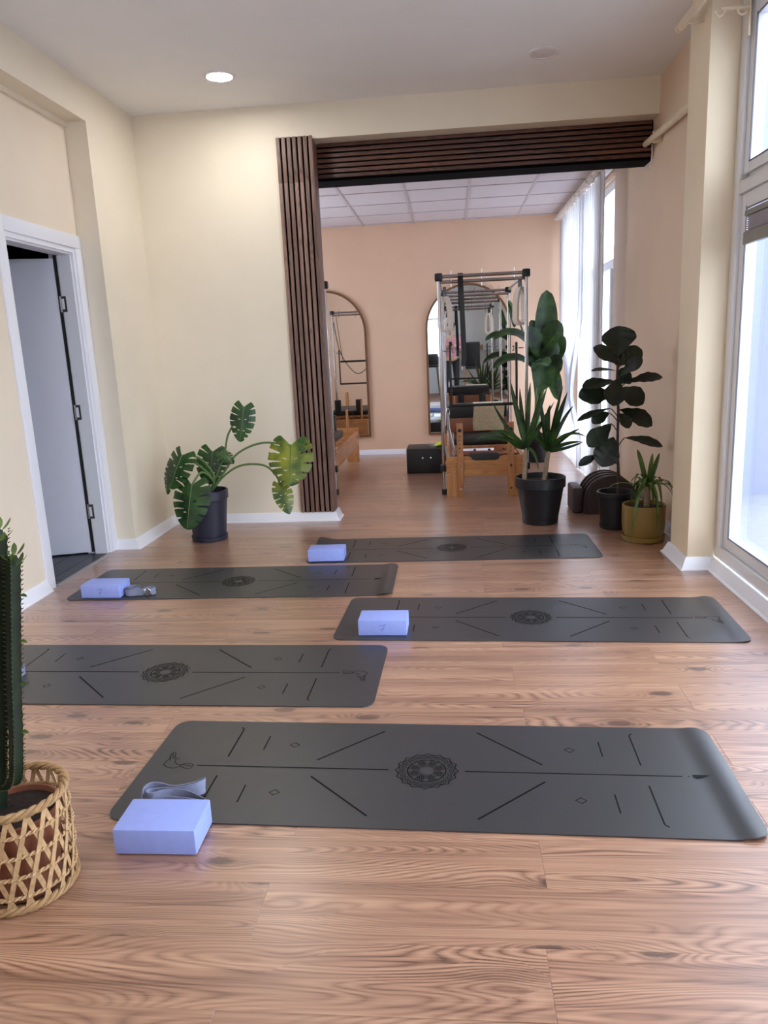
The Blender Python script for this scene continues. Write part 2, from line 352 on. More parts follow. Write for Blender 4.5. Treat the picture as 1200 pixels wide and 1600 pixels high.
# hallway behind the door
HALL = mat('hall_shade_grey', (60, 58, 58), 0.8)  # dark grey puts the darkness of the unlit hallway into its walls
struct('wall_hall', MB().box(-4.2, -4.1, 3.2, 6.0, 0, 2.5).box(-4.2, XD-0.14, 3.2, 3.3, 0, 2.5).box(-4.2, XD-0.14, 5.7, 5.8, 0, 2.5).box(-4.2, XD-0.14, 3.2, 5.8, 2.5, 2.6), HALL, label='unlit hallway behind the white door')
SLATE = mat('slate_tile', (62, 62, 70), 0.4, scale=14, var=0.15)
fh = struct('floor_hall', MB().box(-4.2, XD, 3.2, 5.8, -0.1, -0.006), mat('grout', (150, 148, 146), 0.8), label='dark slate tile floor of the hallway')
tm = {}
xs = [XD, -2.505, -2.66, -2.9, -3.2, -3.5, -3.8, -4.1]
for i in range(len(xs)-1):
    yy = 3.3 - (0.3 if i % 2 else 0)
    while yy < 5.7:
        a, b = max(yy, 3.3), min(yy+0.9, 5.7); yy += 0.9
        if b-a < 0.02: continue
        hx, hy = (xs[i]-xs[i+1])/2-0.003, (b-a)/2-0.003
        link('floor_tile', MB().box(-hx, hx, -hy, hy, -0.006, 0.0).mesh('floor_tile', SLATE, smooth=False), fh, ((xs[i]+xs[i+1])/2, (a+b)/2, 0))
struct('trim_2', MB().prism([(XD-0.012, 0.0), (XD+0.024, 0.0), (XD+0.018, 0.004), (XD-0.006, 0.004)], DY0+0.03, DY1-0.03, 'y'), mat('threshold_alu', (176, 172, 166), 0.4, metal=0.6), label='metal threshold strip in the doorway')

# ---- flared skirting
PROF = [(0, 0), (0.045, 0), (0.045, 0.005), (0.034, 0.014), (0.013, 0.064), (0.008, 0.07), (0, 0.07)]
def skirt(name, p0, p1, nrm, e0=0, e1=0, sc=1.0, label=None):
    """e = +1 outside mitre, -1 inside mitre, 0 square end"""
    d = Vector((p1[0]-p0[0], p1[1]-p0[1])).normalized(); n = Vector(nrm); m = MB(); v = []
    for p, e, s in ((p0, e0, -1), (p1, e1, 1)):
        for o, z in PROF:
            o *= sc; q = Vector(p) + n*o + d*(s*e*o); v.append((q.x, q.y, z*sc))
    k = len(PROF); m.add(v, [tuple(range(k)), tuple(range(2*k-1, k-1, -1))] + [(i, (i+1) % k, k+(i+1) % k, k+i) for i in range(k)])
    struct(name, m, TRIM, label=label, sharp=25)
skirt('baseboard_back', (XL, YB), (XO, YB), (0, -1), -1, 1, label='white flared skirting under the cream wall and slat column')
skirt('baseboard_reveal', (XO, YB), (XO, YB2+0.02), (1, 0), 1, 0, label='short white skirting return at the opening')
skirt('baseboard_left', (XL, YR), (XL, YB), (1, 0), 1, -1, label='white flared skirting of the left pier')
skirt('baseboard_recess', (XD+0.012, YR), (XL, YR), (0, -1), 0, 1, label='short white skirting between door casing and left pier')
skirt('baseboard_door', (XD, YN), (XD, 3.985), (1, 0), -1, 0, label='white flared skirting on the near side of the door')
skirt('baseboard_pillar', (PX0, PY1), (PX0, PY0), (-1, 0), 1, 1, label='white flared skirting on the side of the pillar')
skirt('baseboard_column', (PX0, PY0), (XR+0.004, PY0), (0, -1), 1, -1, label='white flared skirting on the front of the pillar')
skirt('baseboard_right', (XR, 7.08), (XR, PY1), (-1, 0), 0, -1, label='white skirting behind the plants on the right')
skirt('baseboard_window', (XR+0.004, PY0), (XR+0.004, YN), (-1, 0), -1, -1, label='white flared skirting below the balcony window')
skirt('baseboard_far', (-2.6, YF), (XR, YF), (0, -1), 0, 0, 0.85, label='white skirting of the far peach wall')

# ---- rear studio ceiling of square tiles in a bar grid
cs = struct('ceiling_studio', MB().box(-2.65, XR+0.0, 6.07, YF, HS+0.03, HS+0.1).box(-2.65, XO-0.06, YB2, 6.07, HS+0.002, HS+0.1).box(XO-0.06, XR, 5.88, 6.07, HS+0.062, HS+0.1), CEIL, label='suspended ceiling of square white tiles')
gx = [-2.6, -2.2, -1.598, -0.996, -0.394, 0.208, 0.810, 1.412]; gy = [6.075, 6.23, 6.83, 7.43, 8.03, 8.63, 9.23]
for i, x in enumerate(gx + [XR]):
    for j, y in enumerate(gy):
        x1 = (gx + [XR, XR])[i+1]; y1 = (gy + [YF])[j+1]
        if x1 - x < 0.02: continue
        hx, hy = (x1-x)/2-0.009, (y1-y)/2-0.009
        link('ceiling_tile', MB().box(-hx, hx, -hy, hy, 0.004, 0.02).mesh('ceiling_tile', TILE, smooth=False), cs, ((x+x1)/2, (y+y1)/2, HS+0.002))
for x in gx[1:]: link('grid_bar', MB().box(-0.012, 0.012, 6.07, YF, 0, 0.012).mesh('grid_bar', TBAR, smooth=False), cs, (x, 0, HS))
for y in gy[1:]: link('grid_bar', MB().box(-2.6, XR, -0.012, 0.012, 0.0005, 0.0125).mesh('grid_bar', TBAR, smooth=False), cs, (0, y, HS))

# ---- door: casing, jamb, leaf swung into the hallway, three hinges
XC = XD+0.014
dr = sthing('door_1', (XD, 4.45, 0), 'white interior door standing open into the dark hallway')
part('door_casing', MB().box(XD, XC, 3.985, 4.065, 0, 2.105, 0.003).box(XD, XC, 4.065, YR, 2.025, 2.105, 0.003).box(XD, XC, 4.852, YR-0.002, 0, 2.025, 0.003), TRIM, dr)
part('door_jamb', MB().box(XD-0.16, XD+0.003, 4.065, 4.085, 0, 1.995).box(XD-0.16, XD+0.003, 4.825, 4.852, 0, 1.995).box(XD-0.16, XD+0.003, 4.065, 4.852, 1.995, 2.025), TRIM, dr)
part('door_stop', MB().box(XD-0.10, XD-0.012, 4.085, 4.098, 0, 1.985).box(XD-0.10, XD-0.012, 4.812, 4.825, 0, 1.985).box(XD-0.10, XD-0.012, 4.085, 4.825, 1.982, 1.995), TRIM, dr)
lv = Vector((-0.956, -0.293)); ln = Vector((0.293, -0.956)); hp = Vector((XD-0.115, 4.818))
m = MB(); q = [hp+lv*0.008, hp+lv*0.735, hp+lv*0.735+ln*-0.04, hp+lv*0.008+ln*-0.04]
m.prism([(a.x, a.y) for a in q], 0.012, 1.965, 'z'); leaf = part('door_leaf', m, mat('door_lacquer', (226, 226, 238), 0.35, var=0.01), dr)
part('door_gap_shade', MB().prism([(a.x, a.y) for a in (hp+lv*-0.006+ln*0.003, hp+lv*0.012+ln*0.003, hp+lv*0.012-ln*0.01, hp+lv*-0.006-ln*0.01)], 0.012, 1.985, 'z'), RUBBER, dr)  # black strip paints in the shade of the gap beside the leaf
STEEL = mat('hinge_steel', (150, 148, 146), 0.35, metal=0.9)
for z in (0.30, 0.98, 1.68):
    m = MB().box(XD-0.112, XD-0.072, 4.8095, 4.812, z-0.05, z+0.05).cyl((XD-0.112, 4.811, z-0.05), (XD-0.112, 4.811, z+0.05), 0.007, 8)
    hg = part('hinge', m, STEEL, dr)
    part('hinge_inlay', MB().box(XD-0.104, XD-0.086, 4.808, 4.8096, z-0.033, z+0.033), TRIM, hg)

# ---- balcony window (right), frame, sashes, panes, transom
XG = 1.462
w1 = sthing('window_1', (XG, 2.2, 0), 'tall white balcony window with a transom on the right')
ys = [4.222, 2.95, 1.65, 0.17]
m = MB(); m.box(XG, XG+0.085, 0.15, 4.225, 0.075, 0.145, 0.004).box(XG, XG+0.085, 0.15, 4.225, 2.85, 2.93, 0.004)
m.box(XG, XG+0.085, 4.15, 4.225, 0.145, 2.85, 0.004).box(XG, XG+0.085, 0.15, 0.225, 0.145, 2.85, 0.004).box(XG, XG+0.085, 0.225, 4.15, 1.985, 2.06, 0.004)
for y in ys[1:3]: m.box(XG, XG+0.085, y-0.04, y+0.04, 0.145, 2.85, 0.004)
part('window_frame', m, PVC, w1)
for i in range(3):
    a, b = ys[i]-(0.075 if i == 0 else 0.042), ys[i+1]+(0.058 if i == 2 else 0.042)
    for z0, z1 in ((0.147, 1.983), (2.062, 2.848)):
        m = MB(); x0, x1, t = XG+0.018, XG+0.08, 0.062
        m.box(x0, x1, a-t, a, z0, z1, 0.004).box(x0, x1, b, b+t, z0, z1, 0.004).box(x0, x1, b+t, a-t, z0, z0+t, 0.004).box(x0, x1, b+t, a-t, z1-t-0.01, z1, 0.004)
        s_ = part('window_sash', m, PVC, w1)
        part('window_pane', MB().box(XG+0.071, XG+0.077, b+t-0.005, a-t+0.005, z0+t-0.005, z1-t-0.005), PANE, s_)
        part('glazing_seal', MB().box(x0-0.001, x0+0.006, a-t-0.006, a-t, z0+t, z1-t).box(x0-0.001, x0+0.006, b+t, a-t, z0+t, z0+t+0.006).box(x0-0.001, x0+0.006, b+t, a-t, z1-t-0.016, z1-t-0.01), mat('seal_grey', (96, 96, 108), 0.6), s_)
part('window_latch', MB().box(XG-0.012, XG+0.02, 4.02, 4.09, 2.045, 2.065, 0.003).cyl((XG-0.016, 4.05, 2.055), (XG-0.004, 3.5, 2.055), 0.005, 8), STEEL, w1)
# ---- curtained window of the rear studio
w2 = sthing('window_2', (XG, 8.1, 0), 'tall white window behind the sheer curtain')
m = MB(); m.box(XR+0.03, XR+0.11, 7.08, 9.17, 0.0, 0.1, 0.004).box(XR+0.03, XR+0.11, 7.08, 9.17, 2.6, 2.68, 0.004).box(XR+0.03, XR+0.11, 7.08, 7.16, 0.1, 2.6, 0.004).box(XR+0.03, XR+0.11, 9.09, 9.17, 0.1, 2.6, 0.004)
m.box(XR+0.03, XR+0.11, 8.08, 8.17, 0.1, 2.6, 0.004).box(XR+0.03, XR+0.11, 7.16, 9.09, 1.93, 2.01, 0.004)
part('window_frame', m, PVC, w2)
for y0, y1 in ((7.16, 8.08), (8.17, 9.09)):
    for z0, z1 in ((0.1, 1.93), (2.01, 2.6)): part('window_pane', MB().box(XR+0.06, XR+0.066, y0, y1, z0, z1), PANE, w2)
part('window_sash', MB().box(XR+0.0, XR+0.05, 7.165, 7.235, 0.12, 1.92, 0.004), PVC, w2)
# ---- rear window, seen in the mirror
w3 = sthing('window_3', (-0.95, YN, 0.95), 'bright kitchen window seen in the mirror')
y0, y1 = YN-0.1, YN-0.02
part('window_frame', MB().box(-1.7, -1.63, y0, y1, 0.95, 2.7).box(-0.27, -0.2, y0, y1, 0.95, 2.7).box(-1.63, -0.27, y0, y1, 0.95, 1.02).box(-1.63, -0.27, y0, y1, 2.63, 2.7).box(-1.63, -0.27, y0, y1, 2.0, 2.05).box(-0.98, -0.92, y0, y1, 1.02, 2.63), PVC, w3)
for a, b in ((-1.63, -0.98), (-0.92, -0.27)): part('window_pane', MB().box(a, b, YN-0.062, YN-0.056, 1.02, 2.63), PANE, w3)
w4 = sthing('added_window', (-2.68, 7.75, 0.8), 'unseen side window added to brighten the rear studio')  # added out of view to let more daylight into the studio
part('window_frame', MB().box(-2.72, -2.64, 6.8, 8.7, 0.8, 0.87).box(-2.72, -2.64, 6.8, 8.7, 2.33, 2.4).box(-2.72, -2.64, 6.8, 6.87, 0.87, 2.33).box(-2.72, -2.64, 8.63, 8.7, 0.87, 2.33).box(-2.72, -2.64, 7.72, 7.78, 0.87, 2.33), PVC, w4)
for a, b in ((6.87, 7.72), (7.78, 8.63)): part('window_pane', MB().box(-2.683, -2.677, a, b, 0.87, 2.33), PANE, w4)
# ---- outdoors: balcony slab and its pale dividing wall, street level beyond
struct('balcony_floor', MB().box(XR+0.09, 4.2, -3, 6.5, -0.12, -0.02), mat('balcony_concrete', (128, 132, 142), 0.8, var=0.08), label='pale balcony floor outside the window')
struct('wall_balcony', MB().box(XR+0.10, 2.9, 6.35, 6.5, -0.02, 4.9), mat('balcony_paint', (126, 133, 160), 0.8, var=0.03, scale=1.5), label='pale blue balcony dividing wall outside the window')
struct('street_ground', MB().box(4.2, 60, -40, 60, -0.3, -0.2).box(-40, 4.2, -60, YN-0.3, -0.3, -0.2), mat('asphalt', (150, 150, 150), 0.9), label='pale street ground outdoors')

# ================================================================== CLADDING
sp = thing('slat_column', 'dark walnut slat cladding on the wall end beside the opening', 'wall cladding', (-1.072, YB-0.004, 0.068))
part('felt_backing', MB().box(-1.205, XO-0.013, YB-0.008, YB, 0.07, 2.803), FELT, sp)
sm = {}
for i in range(7):
    x0 = -1.205 + 0.0392*i
    for z0, z1 in ((0.07, 2.498), (2.499, 2.803)):
        key = z1-z0
        if key not in sm: sm[key] = MB().box(-0.0130, 0.0130, -0.007, 0.007, 0, z1-z0, 0.0012).mesh('slat', SLATM)
        o = link('slat', sm[key], sp, (x0+0.0145+1.072, -0.011, z0-0.068))
part('side_board', MB().box(XO-0.012, XO, YB-0.020, YB2, 0.072, 2.783, 0.0015), SLATM, sp)
sb = thing('slat_beam', 'dark walnut slat beam spanning the top of the opening', 'wall cladding', (0.25, 5.95, 2.53))
part('beam_core', MB().box(XO-0.05, XR, 5.846, 6.07, 2.53, 2.79), FELT, sb)
for i in range(7):
    z0 = 2.5485 + 0.0352*i
    part('slat', MB().box(XO-0.005, XR-0.012, 5.824, 5.846, z0, z0+0.0235, 0.0012), SLATX, sb)

# ================================================================== CEILING LAMPS
LED = emit('led_panel', (1.0, 0.985, 0.96), 90.0)
def downlight(x, y, on, label):
    t = thing('recessed_downlight', label, 'ceiling light', (x, y, HC), 0, 'recessed ceiling lights')
    part('trim_ring', MB().lathe([(0.078, -0.002), (0.08, -0.008), (0.098, -0.006), (0.101, 0.0), (0.078, 0.0)], (0,0,0), 40), mat('lamp_white', (236, 230, 228), 0.4), t, False)
    part('diffuser', MB().lathe([(0.0, -0.004), (0.08, -0.004), (0.08, -0.001), (0.0, -0.001)], (0,0,0), 40), LED if on else mat('opal_off', (226, 218, 216), 0.5), t, False)
downlight(-1.403, 5.05, True, 'lit round white downlight in the ceiling near the door')
downlight(0.61, 5.10, False, 'unlit round white downlight in the ceiling above the opening')
downlight(-1.403, 1.6, True, 'unseen lit round downlight added to brighten the front room')  # added lamp above the view, brightens the front room
downlight(-1.403, -1.2, True, 'unseen lit round downlight added over the kitchen corner')  # second added lamp, out of view, for more room light

# ================================================================== CURTAIN POLES, PIPE, CABLE
POLE = mat('cream_pole', (226, 206, 178), 0.45, var=0.03)
t = thing('curtain_pole', 'cream pole along the right wall ending at the walnut beam', 'curtain pole', (1.40, 5.2, 2.60))
part('pole', MB().cyl((1.40, 5.815, 2.628), (1.415, 4.50, 2.585), 0.022, 14), POLE, t)
part('wall_clip', MB().box(1.395, 1.456, 5.60, 5.62, 2.585, 2.66, 0.003), POLE, t)
t = thing('curtain_pole', 'cream pole above the balcony window by the pillar top', 'curtain pole', (1.235, 3.3, 2.83))
part('pole', MB().cyl((1.235, 4.45, 2.872), (1.235, 2.2, 2.84), 0.022, 14), POLE, t)
part('end_cap', MB().cyl((1.235, 4.45, 2.872), (1.235, 4.47, 2.8725), 0.026, 14), POLE, t)
part('pole_hook', MB().tube([(1.235, 4.33, 2.845), (1.27, 4.33, 2.84), (1.315, 4.33, 2.85)], 0.006, 8), POLE, t)
t = thing('pole_bracket', 'cream double pole bracket fixed beside the balcony window', 'bracket', (1.45, 4.10, 2.80))
def hook(cx, cz, r): return [(cx+r*math.cos(a), 4.12, cz+r*math.sin(a)) for a in [PI*(1+j/8) for j in range(9)]]
part('arm', MB().box(1.325, 1.462, 4.112, 4.128, 2.812, 2.822), POLE, t)
part('hook', MB().tube(hook(1.318, 2.81, 0.022), 0.005, 8), POLE, t)
part('hook', MB().tube(hook(1.425, 2.81, 0.022), 0.005, 8), POLE, t)
part('back_plate', MB().box(1.452, 1.462, 4.108, 4.132, 2.69, 2.85, 0.002), POLE, t)
solo('loose_cable', MB().tube([(1.44, 5.80, 2.62), (1.443, 5.80, 2.56), (1.438, 5.805, 2.49), (1.425, 5.81, 2.455)], 0.004, 8), TRIM, 'thin white cable hanging at the right end of the walnut beam', 'cable', (1.44, 5.80, 2.62))
# pleated blind drawn up in the balcony window
t = thing('pleated_blind', 'grey pleated blind drawn up under the window transom', 'blind', (1.49, 3.5, 1.74))
RAIL = mat('blind_rail', (132, 128, 124), 0.4, metal=0.3)
part('head_rail', MB().box(1.468, 1.49, 3.06, 4.07, 1.868, 1.895, 0.003), RAIL, t)
v = []; n = 14
for i in range(n+1): v.append((1.470 if i % 2 else 1.488, 1.793+(1.868-1.793)*i/n))
m = MB()
for i in range(n): m.add([(v[i][0], 3.07, v[i][1]), (v[i][0], 4.06, v[i][1]), (v[i+1][0], 4.06, v[i+1][1]), (v[i+1][0], 3.07, v[i+1][1])], [(0,1,2,3)])
part('pleats', m, mat('blind_cloth', (214, 208, 214), 0.8), t, smooth=False)
part('bottom_rail', MB().box(1.466, 1.492, 3.06, 4.07, 1.733, 1.793, 0.004), RAIL, t)

# ================================================================== YOGA MATS
ML, MW, MT = 0.927, 0.2941, 0.0045
def mat_z(u, v, curl):
    z = 0.0
    for side, cu, amt, reach, cv in curl:
        d = (u*side - (ML-reach))/reach
        if cu == 1:
            if d > 0: z += amt*math.sin(PI*0.85*min(1.0, d))*(0.75-0.25*v/MW)
        elif d > 0: z += amt*d*d*(1.0 if cv == 0 else max(0.0, v*cv/MW)**1.3)
    return z
LOGO = [[(-0.8678, -0.0005),(-0.8649, 0.0190),(-0.8611, 0.0368),(-0.8665, 0.0667),(-0.8617, 0.0770),(-0.8526, 0.0713),(-0.8479, 0.0513),(-0.8377, 0.0397),(-0.8252, 0.0363),(-0.8368, 0.0319),(-0.8339, 0.0163),(-0.8210, 0.0033),(-0.8087, -0.0000),(-0.7987, 0.0081),(-0.7728, 0.0091),(-0.7650, -0.0002),(-0.7686, -0.0193),(-0.7885, -0.0182),(-0.8086, -0.0057)],
        [(-0.8678, -0.0005),(-0.8486, -0.0150),(-0.8313, -0.0200),(-0.8168, -0.0182),(-0.8086, -0.0057)],
        [(-0.8609, 0.0309),(-0.8607, 0.0468),(-0.8534, 0.0234)], [(-0.8615, 0.0709),(-0.8541, 0.0470),(-0.8398, 0.0337)],
        [(-0.8086, -0.0057),(-0.8016, 0.0041),(-0.7857, -0.0029),(-0.7700, -0.0042)]]
def strip(mb, pts, wd, zf, closed=False):
    pts = [Vector(p) for p in pts]; n = len(pts); base = len(mb.v)
    for i, p in enumerate(pts):
        a = pts[(i-1) % n] if (closed or i > 0) else p; b = pts[(i+1) % n] if (closed or i < n-1) else p
        t = (b-a).normalized(); N = Vector((-t.y, t.x))
        for s in (-1, 1):
            q = p + N*(s*wd/2); mb.v.append((q.x, q.y, zf(q.x, q.y)))
    for i in range(n if closed else n-1):
        a = base+2*i; b = base+2*((i+1) % n); mb.f.append((a, b, b+1, a+1))
def dens(a, b, n): return [(a[0]+(b[0]-a[0])*i/n, a[1]+(b[1]-a[1])*i/n) for i in range(n+1)]
def make_mat(cx, cy, th, label, curl=()):
    t = thing('yoga_mat', label, 'yoga mat', (cx, cy, 0.0), th, 'grey yoga mats laid out on the floor')
    r, NU, NV = 0.05, 96, 14
    us = sorted(set([-ML + 0.006*i for i in range(10)] + [ML-0.006*i for i in range(10)] + [-ML+0.06+(2*ML-0.12)*i/NU for i in range(NU+1)]))
    m = MB(); rows = len(us)
    for top in (1, 0):
        for u in us:
            a = abs(u)-(ML-r); hw = MW if a <= 0 else MW-r+math.sqrt(max(0, r*r-a*a))
            for j in range(NV+1):
                v = hw*(2*j/NV-1); z = mat_z(u, v, curl); m.v.append((u, v, z + (MT if top else 0.0003)))
    N = NV+1; o2 = rows*N
    for i in range(rows-1):
        for j in range(NV):
            a = i*N+j; m.f.append((a, a+1, a+N+1, a+N)); m.f.append((o2+a, o2+a+N, o2+a+N+1, o2+a+1))
        m.f.append((i*N, (i+1)*N, o2+(i+1)*N, o2+i*N)); m.f.append((i*N+NV, o2+i*N+NV, o2+(i+1)*N+NV, (i+1)*N+NV))
    for i in (0, rows-1):
        for j in range(NV): a = i*N+j; m.f.append((a, o2+a, o2+a+1, a+1))
    part('mat_body', m, MATM, t, False, 50)
    zf = lambda x, y: mat_z(x, y, curl)+MT+0.0004
    p = MB()
    strip(p, dens((-0.752, 0), (-0.1195, 0), 20), 0.0055, zf); strip(p, dens((0.1195, 0), (0.774, 0), 20), 0.0055, zf)
    for su in (-1, 1):
        for sv in (-1, 1):
            strip(p, [(su*0.1583, sv*0.2408), (su*0.3622, sv*0.0471)], 0.0065, zf)
            strip(p, dens((su*0.5568, sv*0.103), (su*0.5568, sv*0.1937), 3), 0.0048, zf)
            strip(p, dens((su*0.6651, sv*0.0553), (su*0.6651, sv*0.235), 6)+[(su*0.668, sv*0.243), (su*0.676, sv*0.249)], 0.0052, zf)
            c = Vector((su*0.4566, sv*0.1382)); strip(p, [c+Vector((0.016,0)), c+Vector((0,0.014)), c+Vector((-0.016,0)), c+Vector((0,-0.014))], 0.0042, zf, True)
    # mandala: star rings, a double circle, overlapping petals inside
    NP = 16
    for q, (ro, ri) in enumerate(((0.100, 0.088), (0.094, 0.081), (0.089, 0.075), (0.084, 0.070), (0.079, 0.066))):
        pts = []
        for i in range(NP*2):
            an = PI*i/NP; rr = (ro if (i % 2 == 0) else ri) if q == 0 else (ro if ((i+q) % 2 == 0) else ri)
            pts.append((rr*math.cos(an), rr*math.sin(an)))
        strip(p, pts, 0.0040 if q == 0 else 0.0024, zf, True)
    strip(p, [(0.0605*math.cos(2*PI*i/48), 0.0605*math.sin(2*PI*i/48)) for i in range(48)], 0.0042, zf, True)
    for i in range(8):
        a0 = 2*PI*i/8
        for rr in (0.034, 0.028, 0.022, 0.016):
            c = Vector((0.058*math.cos(a0), 0.058*math.sin(a0))); pts = []
            for k in range(13):
                an = a0+PI/2+PI*k/12; q = c+Vector((rr*math.cos(an), rr*math.sin(an)))
                if q.length < 0.06: pts.append(q)
            if len(pts) > 2: strip(p, pts, 0.0020, zf)
    # arrow head at one end, animal-line emblem at the other
    n0 = len(p.v); pts = [(0.790, 0.0), (0.7935, 0.0035), (0.797, 0), (0.7935, -0.0035)]
    p.add([(a, b, zf(a, b)) for a, b in pts], [(0,1,2,3)])
    pts = [(0.806, 0.010), (0.858, 0.004), (0.812, -0.012), (0.804, -0.004)]; p.add([(a, b, zf(a, b)) for a, b in pts], [(0,1,2,3)])
    for L_ in LOGO: strip(p, L_, 0.0030, zf)
    part('printed_lines', p, MATP, t, False, smooth=False, label='black alignment lines, mandala and emblem')
    return t
make_mat(-0.1076, 2.1149, -0.02636, 'nearest grey yoga mat with an arrow at its right end', [(1, 1, 0.009, 0.085, 0)])
make_mat(-1.2427, 2.8530, -0.01891+PI, 'grey yoga mat running off to the left behind the cactus')
make_mat(0.3556, 3.4587, -0.03796+PI, 'grey yoga mat beside the balcony window', [(-1, 1, 0.007, 0.085, 0)])
make_mat(-1.2786, 4.1085, 0.00586, 'grey yoga mat in front of the white door', [(1, 1, 0.014, 0.085, 0)])
make_mat(-0.0247, 4.7644, 0.00797+PI, 'farthest grey yoga mat just before the opening', [(1, 0, 0.030, 0.14, -1)])

# ================================================================== YOGA BLOCKS
BW, BD, BH = 0.228, 0.142, 0.075
bmesh_ = MB().box(-BW/2, BW/2, -BD/2, BD/2, 0, BH, 0.006).mesh('block_body', BLUE)
def block(x, y, z, rz, label, logo, tilt=0.0):
    t = thing('yoga_block', label, 'yoga block', (x, y, z), rz, 'lavender blue yoga blocks'); t.rotation_euler = (tilt, 0, rz)
    link('block_body', bmesh_, t)
    if logo:
        p = MB(); y0 = -BD/2-0.0003
        for pts in ([(-0.004, 0.022), (0.002, 0.034), (0.012, 0.052)], [(-0.014, 0.048), (0.004, 0.050), (0.018, 0.056)], [(-0.010, 0.030), (0.0, 0.032), (0.010, 0.036)]):
            p.tube([(a, y0, b) for a, b in pts], 0.0012, 5)
        part('emblem', p, BLUED, t, False, label='faint embossed emblem')
block(-0.826, 1.769, 0.0035, 0.006, 'large lavender-blue foam yoga block nearest the camera, hanging over the mat edge', False, 0.012)
block(-0.346, 3.309, 0.0055, -0.014, 'lavender-blue foam yoga block on the mat beside the balcony window', True)
block(-1.994, 3.902, 0.0055, -0.018, 'lavender-blue foam yoga block on the mat by the white door', True)
block(-0.818, 4.548, 0.0085, 0.02, 'pale blue foam yoga block on the left end of the farthest mat', False)

# ================================================================== YOGA STRAPS
def vz(p, z): return (p[0], p[1], z)
t = thing('yoga_strap', 'loosely folded blue-grey cotton strap behind the nearest block', 'yoga strap', (-0.83, 1.94, 0.0055))
B = MB(); z = 0.0315
A0 = [(-0.915,1.905),(-0.925,1.93),(-0.91,1.958),(-0.87,1.965),(-0.82,1.957),(-0.765,1.972),(-0.735,1.985),(-0.73,1.972),(-0.75,1.955),(-0.80,1.945),(-0.86,1.947),(-0.895,1.935),(-0.90,1.915),(-0.88,1.90),(-0.84,1.925),(-0.79,1.932),(-0.74,1.918),(-0.70,1.895),(-0.69,1.875),(-0.715,1.872),(-0.77,1.885),(-0.83,1.895),(-0.87,1.885)]
def smooth_path(P, n=4):
    out = []
    P = [Vector(p) for p in P]
    for i in range(len(P)-1):
        p0, p1, p2, p3 = P[max(i-1,0)], P[i], P[i+1], P[min(i+2,len(P)-1)]
        for k in range(n):
            s = k/n; out.append(0.5*((2*p1)+(p2-p0)*s+(2*p0-5*p1+4*p2-p3)*s*s+(3*p1-p0-3*p2+p3)*s**3))
    out.append(P[-1]); return out
pts = smooth_path([(a*0.9-0.122, b, z+0.004*math.sin(i*1.1)) for i, (a, b) in enumerate(A0)])
part('strap_band', B.ribbon(pts, 0.040, 0.0025, [(0.25*math.sin(i*0.35), 0.2*math.cos(i*0.23), 1) for i in range(len(pts))]), STRAPM, t)
t = thing('yoga_strap', 'rolled blue-grey strap with a metal ring buckle beside the block by the door', 'yoga strap', (-1.81, 3.90, 0.0055))
c = (-1.835, 3.905); pts = []
for i in range(90): an = i*0.2; rr = 0.010+0.0021*an; pts.append((c[0]+rr*math.cos(an), c[1]+rr*math.sin(an), 0.0255))
e = pts[-1]; pts += smooth_path([e, (-1.80, 3.868, 0.0255), (-1.77, 3.875, 0.0255), (-1.745, 3.905, 0.027), (-1.715, 3.915, 0.0275), (-1.70, 3.895, 0.027), (-1.715, 3.872, 0.026)], 5)[1:]
part('strap_band', MB().ribbon(pts, 0.038, 0.0028), STRAPM, t)
part('ring_buckle', MB().tube([(-1.74+0.016*math.cos(a), 3.868+0.008*math.cos(a), 0.026+0.02*math.sin(a)) for a in [2*PI*i/16 for i in range(16)]], 0.003, 6, closed=True).tube([(-1.733+0.016*math.cos(a), 3.862+0.008*math.cos(a), 0.026+0.02*math.sin(a)) for a in [2*PI*i/16 for i in range(16)]], 0.003, 6, closed=True), CHROME, t)
t = thing('yoga_strap', 'blue-grey strap roll half hidden behind the cactus', 'yoga strap', (-1.86, 2.82, 0.0055)); pts = []
q = (-1.908, 2.820, 0.006)
t.location = q
for i in range(80): an = i*0.2; rr = 0.012+0.0028*an; pts.append((rr*math.cos(an), rr*math.sin(an), 0.02))
part('strap_band', MB().ribbon(pts, 0.038, 0.0028), STRAPM, t, False)

# ================================================================== MIRRORS
def arch(cx, w_, zb, zt, n=24):
    r = w_/2; zc = zt-r; return [(cx-r, zb), (cx+r, zb)] + [(cx+r*math.cos(PI*i/n), zc+r*math.sin(PI*i/n)) for i in range(n+1)]
def mirror(cx, w_, zb, zt, label):
    t = thing('arched_mirror', label, 'mirror', (cx, YF-0.012, zb), 0, 'arched wall mirrors')
    part('mirror_glass', MB().prism(arch(cx, w_-0.02, zb+0.01, zt-0.01), YF-0.022, YF-0.012), MIRROR, t, sharp=20)
    o, i_ = arch(cx, w_, zb, zt), arch(cx, w_-0.05, zb+0.025, zt-0.025); m = MB(); k = len(o)
    for y in (YF-0.034, YF-0.004):
        for P_ in (o, i_): m.v += [(a, y, b) for a, b in P_]
    for i in range(k):
        j = (i+1) % k
        m.f += [(i, j, k+j, k+i), (2*k+i, 3*k+i, 3*k+j, 2*k+j), (i, 2*k+i, 2*k+j, j), (k+i, k+j, 3*k+j, 3*k+i)]
    part('mirror_frame', m, BRASS, t, sharp=30)
mirror(0.213, 1.02, 0.23, 2.02, 'arched brass-framed mirror behind the near reformer')
mirror(-1.53, 1.02, 0.23, 2.02, 'arched brass-framed mirror half hidden by the slat column')

